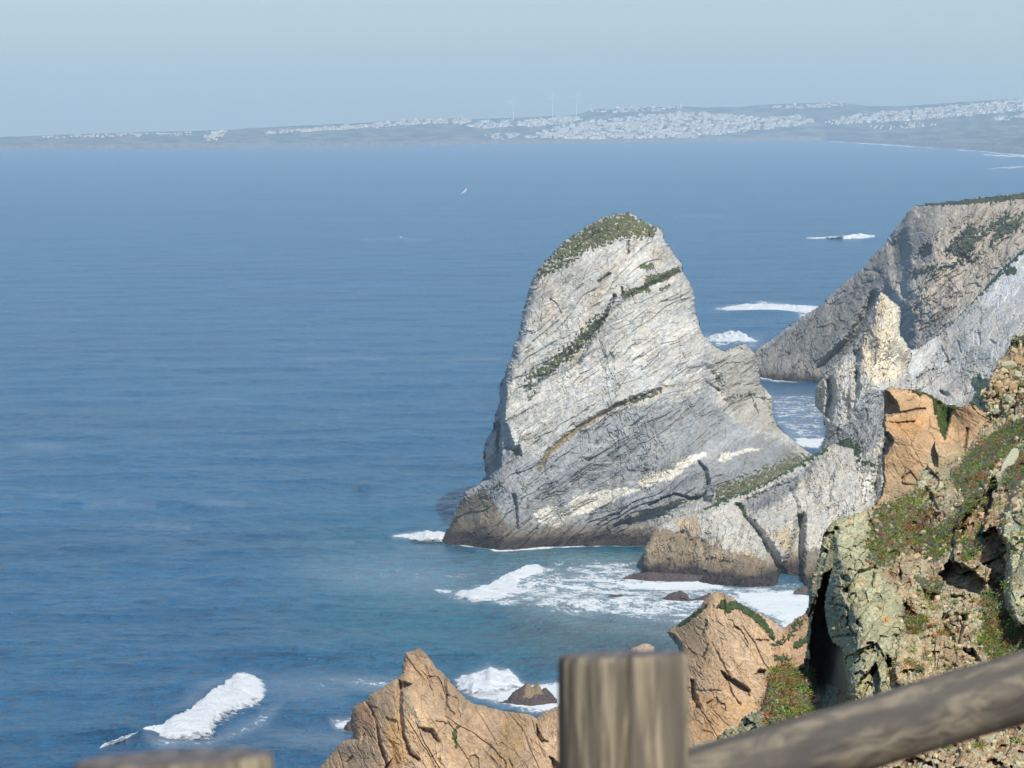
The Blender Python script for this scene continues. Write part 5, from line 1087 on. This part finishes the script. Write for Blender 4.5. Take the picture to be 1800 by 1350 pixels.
# wind turbines
M_turb = plain('turbine_white', (.62, .63, .64), .5)
for i, (px, py, hub, a0, lab) in enumerate([(902, 206.5, 178, 12, 'leftmost of the three white wind turbines on the far hills'), (971, 203.5, 171, 2, 'middle one of the three white wind turbines on the far hills'), (1013, 201.5, 171.5, -88, 'rightmost of the three white wind turbines on the far hills')]):
    p, _ = locate(px, py); y = p.y*.985
    base = Vector(((px-900)/F*y, y, CAM_Z-(py-200)/F*y)); H = (py-hub)/F*y
    e = bpy.data.objects.new('wind_turbine', None); COL.objects.link(e); e.location = base; tag(e, lab, 'wind turbine', 'three wind turbines')
    bm = bmesh.new(); bmesh.ops.create_cone(bm, segments=16, radius1=3.0, radius2=1.6, depth=H+12, cap_ends=True, matrix=Matrix.Translation((0, 0, H/2-6)))
    bm_obj('tower', bm, [M_turb], e)
    bm = bmesh.new(); bmesh.ops.create_cube(bm, size=1, matrix=Matrix.Translation((0, 1, H+1.5)) @ Matrix.Diagonal((3.5, 10, 3.8, 1)))
    bmesh.ops.bevel(bm, geom=bm.edges[:], offset=.5, segments=1, affect='EDGES'); bm_obj('nacelle', bm, [M_turb], e)
    bm = bmesh.new(); bmesh.ops.create_uvsphere(bm, u_segments=10, v_segments=6, radius=1.9, matrix=Matrix.Translation((0, -4.6, H+1.5))); bm_obj('hub', bm, [M_turb], e)
    for k in range(3):
        bm = bmesh.new(); L = 40
        prof = [(-.9, 0), (-1.6, 6), (-.9, 22), (-.25, L), (.25, L), (.9, 22), (1.2, 6), (.9, 0)]
        fr = [bm.verts.new((x, -.35, z)) for x, z in prof]; bk = [bm.verts.new((x, .35, z)) for x, z in prof]
        bm.faces.new(fr); bm.faces.new(bk[::-1])
        for j in range(8): bm.faces.new((fr[j], bk[j], bk[(j+1) % 8], fr[(j+1) % 8]))
        b = bm_obj('blade', bm, [M_turb], e); b.location = (0, -4.6, H+1.5); b.rotation_euler = (0, R(a0+120*k), 0)

# gulls
M_gull = plain('gull_white', (.82, .82, .80), .8); M_gull2 = plain('gull_grey', (.35, .37, .40), .8); M_bill = plain('gull_bill', (.7, .45, .05), .5)
def gull(px, py, Y, rz, roll, s, label):
    e = bpy.data.objects.new('gull', None); COL.objects.link(e); p = unproj(px, py, Y); e.location = tuple(p); e.rotation_euler = (0, roll, rz); e.scale = (s, s, s)
    tag(e, label, 'bird', None)
    bm = bmesh.new(); rings = []
    for y, r_ in [(-.30, .012), (-.27, .04), (-.22, .05), (-.15, .06), (0, .085), (.12, .07), (.22, .035), (.34, .03)]:
        flat = .35 if y > .3 else 1
        rings.append([bm.verts.new((math.cos(a)*r_*(1.6 if y > .3 else 1), y, math.sin(a)*r_*flat)) for a in [i*math.pi/4 for i in range(8)]])
    for a, b in zip(rings, rings[1:]):
        for i in range(8): bm.faces.new((a[i], a[(i+1) % 8], b[(i+1) % 8], b[i]))
    bm.faces.new(rings[0][::-1]); bm.faces.new(rings[-1])
    bm_obj('body', bm, [M_gull], e, True)
    for sgn in (-1, 1):
        bm = bmesh.new(); top = []; bot = []
        for x, yl, yt, z in [(.05, -.12, .10, .03), (.25, -.16, .08, .10), (.42, -.14, .06, .15), (.58, -.04, .08, .11), (.70, .08, .12, .06)]:
            top.append((bm.verts.new((sgn*x, yl, z+.012)), bm.verts.new((sgn*x, yt, z+.004)))); bot.append((bm.verts.new((sgn*x, yl, z-.008)), bm.verts.new((sgn*x, yt, z-.002))))
        for i in range(4):
            bm.faces.new((top[i][0], top[i+1][0], top[i+1][1], top[i][1])); bm.faces.new((bot[i][0], bot[i][1], bot[i+1][1], bot[i+1][0]))
            bm.faces.new((top[i][0], bot[i][0], bot[i+1][0], top[i+1][0])); bm.faces.new((top[i][1], top[i+1][1], bot[i+1][1], bot[i][1]))
        bmesh.ops.recalc_face_normals(bm, faces=bm.faces); bm_obj('wing', bm, [M_gull], e)
    bm = bmesh.new(); bmesh.ops.create_cone(bm, segments=6, radius1=.014, radius2=.004, depth=.06, matrix=Matrix.Translation((0, -.33, 0)) @ Matrix.Rotation(math.pi/2, 4, 'X')); bm_obj('beak', bm, [M_bill], e)
gull(817, 336.5, 760, R(35), R(-40), 1.25, 'white gull gliding over the open sea, high above the tall stack')
gull(705, 417, 1500, R(-60), R(20), 1.0, 'tiny pale gull low over the sea left of the tall stack')
gull(1375, 985, 1120, R(80), R(30), 1.0, 'white gull flying before the dark cleft of the low rock')

# ------------------------------------------------------------------ wooden fence close to the camera
def wood_mat(name, axis_len, c1, c2, c3):
    m, n, l, b = new_mat(name)
    tc = n.new('ShaderNodeTexCoord')
    mp = n.new('ShaderNodeMapping'); mp.inputs['Scale'].default_value = (60, 60, 4.5) if axis_len == 'z' else (14, 46, 46)
    l.new(tc.outputs['Object'], mp.inputs['Vector'])
    ns = n.new('ShaderNodeTexNoise'); ns.inputs['Scale'].default_value = 1; ns.inputs['Detail'].default_value = 8; ns.inputs['Roughness'].default_value = .62; ns.inputs['Distortion'].default_value = 1.2
    l.new(mp.outputs[0], ns.inputs['Vector'])
    wv = n.new('ShaderNodeTexWave'); wv.wave_type = 'RINGS'; wv.rings_direction = 'Z' if axis_len == 'z' else 'X'; wv.inputs['Scale'].default_value = 16; wv.inputs['Distortion'].default_value = 3.5; wv.inputs['Detail'].default_value = 3; wv.inputs['Detail Scale'].default_value = 1.2
    mp2 = n.new('ShaderNodeMapping'); mp2.inputs['Scale'].default_value = (1, 1, .16) if axis_len == 'z' else (.35, 1, 1); mp2.inputs['Location'].default_value = (.02, .03, 0)
    mp2.inputs['Rotation'].default_value = (.22, .20, 0) if axis_len == 'z' else (0, .1, .08)
    l.new(tc.outputs['Object'], mp2.inputs['Vector']); l.new(mp2.outputs[0], wv.inputs['Vector'])
    r1 = n.new('ShaderNodeValToRGB'); r1.color_ramp.elements[0].color = (*c1, 1); r1.color_ramp.elements[0].position = .40; r1.color_ramp.elements[1].color = (*c2, 1); r1.color_ramp.elements[1].position = .58
    l.new(ns.outputs['Fac'], r1.inputs['Fac'])
    mx = n.new('ShaderNodeMix'); mx.data_type = 'RGBA'; mx.blend_type = 'MIX'
    mr = n.new('ShaderNodeMapRange'); mr.inputs['From Min'].default_value = .25; mr.inputs['From Max'].default_value = .8; mr.inputs['To Max'].default_value = .85
    l.new(wv.outputs['Fac'], mr.inputs['Value']); l.new(mr.outputs[0], mx.inputs['Factor'])
    l.new(r1.outputs['Color'], mx.inputs['A']); mx.inputs['B'].default_value = (*c3, 1)
    l.new(mx.outputs['Result'], b.inputs['Base Color']); b.inputs['Roughness'].default_value = .85; b.inputs['Specular IOR Level'].default_value = .2
    bp = n.new('ShaderNodeBump'); bp.inputs['Strength'].default_value = 1.0; bp.inputs['Distance'].default_value = .006
    l.new(ns.outputs['Fac'], bp.inputs['Height']); l.new(bp.outputs[0], b.inputs['Normal'])
    return m
M_post = wood_mat('weathered_post_wood', 'z', (.15, .128, .09), (.34, .295, .21), (.115, .10, .08))
M_rail = wood_mat('weathered_rail_wood', 'x', (.10, .09, .075), (.205, .178, .135), (.075, .07, .064))
M_cut = wood_mat('grey_cut_wood', 'z', (.13, .12, .12), (.22, .20, .19), (.11, .10, .10))
fence = bpy.data.objects.new('wooden_fence', None); COL.objects.link(fence)
tag(fence, 'weathered round wooden fence posts and rail, out of focus at the bottom', 'fence')
def post(px, top_py, Y, dia_px, tilt=0.0, cracks=(), rough=.0012, seed=0):
    c = unproj(px, top_py, Y); rad = dia_px/2/F*Y; gz = 133.3
    segs, rows = 128, 60
    H = c[2]-gz
    th = np.linspace(0, 2*np.pi, segs, endpoint=False)
    vs = []
    for k in range(rows+1):
        z = gz-.3 + (H+.3)*(1-(1-k/rows)**1.6)
        rr = rad*(1 + .012*np.sin(z*5+seed) + .012*perlin(th/np.pi*6, th*0+z*3, seed)) + rough*perlin(th*14, th*0+z*6, seed+1)
        for cang, cw, cd in cracks:
            dd = np.abs((th-cang + np.pi) % (2*np.pi) - np.pi + .03*np.sin(z*14)+.02*perlin(th*0+z*9, th*0, 5))
            rr = rr - cd*np.exp(-(dd/cw)**2)*(1 if k > 0 else 0)
        if k >= rows-1: rr = rr - .0008*(k-rows+2) - .0012*np.abs(perlin(th*5, th*0, seed+4))
        zz = z + (tilt*rad*np.cos(th) - .085*rad*np.sin(th))*(k/rows)**6
        vs.append(np.stack([c[0]+rr*np.cos(th), c[1]+rr*np.sin(th), zz+0*th], -1))
    V_ = np.concatenate(vs); ii = np.arange((rows+1)*segs).reshape(rows+1, segs); jj = np.roll(ii, -1, 1)
    q = np.stack([ii[:-1].ravel(), jj[:-1].ravel(), jj[1:].ravel(), ii[1:].ravel()], -1)
    org = np.array([c[0], c[1], gz]); 
    o = mesh_obj('post', V_-org, quads=q, mats=[M_post], parent=fence, shade=True); o.location = org
    # sawn top
    rings = [vs[-1]]
    top = vs[-1].copy(); cen = top.mean(0)
    allv = [top]
    for f in (.9, .7, .45, .2, .04):
        w = cen + (top-cen)*f; w[:, 2] += .0015 + rough*.8*perlin(w[:, 0]*120, w[:, 1]*120, seed+3); allv.append(w)
    TV = np.concatenate(allv); n = len(allv); ii = np.arange(n*segs).reshape(n, segs); jj = np.roll(ii, -1, 1)
    q = np.stack([ii[:-1].ravel(), jj[:-1].ravel(), jj[1:].ravel(), ii[1:].ravel()], -1)
    TV = np.concatenate([TV, [cen+np.array([0, 0, .001])]]); last = ii[-1]
    t = np.stack([last, np.roll(last, -1), np.full(segs, len(TV)-1)], -1)
    o2 = mesh_obj('sawn_top', TV-org, quads=q, tris=t, mats=[M_cut], parent=o, shade=False)
    return o
A_ = lambda px, cx, dia: -math.pi/2 + math.asin((px-cx)/(dia/2))
post(1096, 1151, 3.7, 226, .03, [(A_(1098, 1096, 226), .030, .014), (A_(1045, 1096, 226), .016, .004), (A_(1166, 1096, 226), .012, .002)], seed=2)
post(305, 1333, 2.35, 352, .05, [(A_(300, 305, 352), .03, .006)], seed=7)
post(2900, 900, 4.6, 190, .0, [], seed=9)
# rail: a round log climbing to the right
def rail(p0, p1, r0, r1, segs=72, rows=150, seed=3):
    p0 = np.array(p0); p1 = np.array(p1); d = p1-p0; L = np.linalg.norm(d); d /= L
    s = np.cross(d, [0, 0, 1.0]); s /= np.linalg.norm(s); u = np.cross(s, d)
    th = np.linspace(0, 2*np.pi, segs, endpoint=False); vs = []
    for k in range(rows+1):
        t = k/rows; x = t*L
        r_ = (r0*(1-t)+r1*t)*(1 + .02*math.sin(x*4.1) + .014*math.sin(x*9.7+1)) + .0022*perlin(th/np.pi*4, th*0+x*5, seed) + .0006*perlin(th*9, th*0+x*30, seed+1)
        vs.append(np.stack([np.full(segs, x), r_*np.cos(th), r_*np.sin(th)], -1))
    V_ = np.concatenate(vs + [np.array([[0, 0, 0], [L, 0, 0]])]); ii = np.arange((rows+1)*segs).reshape(rows+1, segs); jj = np.roll(ii, -1, 1)
    q = np.stack([ii[:-1].ravel(), ii[1:].ravel(), jj[1:].ravel(), jj[:-1].ravel()], -1)
    n0 = (rows+1)*segs
    t = np.concatenate([np.stack([ii[0], jj[0], np.full(segs, n0)], -1), np.stack([jj[-1], ii[-1], np.full(segs, n0+1)], -1)])
    o = mesh_obj('rail', V_, quads=q, tris=t, mats=[M_rail], parent=fence, shade=True)
    o.matrix_local = Matrix((( d[0], s[0], u[0], p0[0]), (d[1], s[1], u[1], p0[1]), (d[2], s[2], u[2], p0[2]), (0, 0, 0, 1)))
pa = unproj(1150, 1399, 3.74); pb = unproj(1800, 1207, 4.15); dv = (pb-pa)
rail(pa, pa+dv*2.75, .0345, .0415)

# ground the fence stands on: a bare path edge, below the picture
gx = np.linspace(-14, 14, 90); gy = np.linspace(-12, 7.5, 80)
GX, GY = np.meshgrid(gx, gy)
GZ = 133.4 + .05*fbm(GX/1.2, GY/1.2, 4, 5) - .6*smooth(5.0, 7.5, GY)**2*3 - .02*GX*0
GI = np.arange(GX.size).reshape(GX.shape)
gq = np.stack([GI[:-1, :-1].ravel(), GI[:-1, 1:].ravel(), GI[1:, 1:].ravel(), GI[1:, :-1].ravel()], -1)
gc = np.ones((GX.size, 3))*np.array([.30, .22, .14])*(1+.3*fbm(GX/.7, GY/.7, 3, 8).ravel()[:, None])
g = mesh_obj('ground', np.stack([GX, GY, GZ], -1).reshape(-1, 3), quads=gq, mats=[attr_mat('bare_earth', .15, .5)], col=gc, shade=True)
tag(g, 'bare sandy earth of the cliff top path under the fence', kind='structure')

# ------------------------------------------------------------------ air
bm = bmesh.new(); bmesh.ops.create_cube(bm, size=1)
hz = bm_obj('haze', bm)
hz.scale = (60000, 27000, 420+8); hz.location = (0, 27000/2-400, 420/2-4-8)
m = bpy.data.materials.new('sea_air'); m.use_nodes = True; n = m.node_tree.nodes; l = m.node_tree.links
n.remove(n['Principled BSDF']); pv = n.new('ShaderNodeVolumePrincipled'); pv.inputs['Density'].default_value = HAZE_DENSITY; pv.inputs['Color'].default_value = (*HAZE_COLOR, 1)
pv.inputs['Anisotropy'].default_value = 0.0
l.new(pv.outputs[0], n['Material Output'].inputs['Volume']); hz.data.materials.append(m)
tag(hz, 'thin sea haze paling the far coast', kind='stuff')
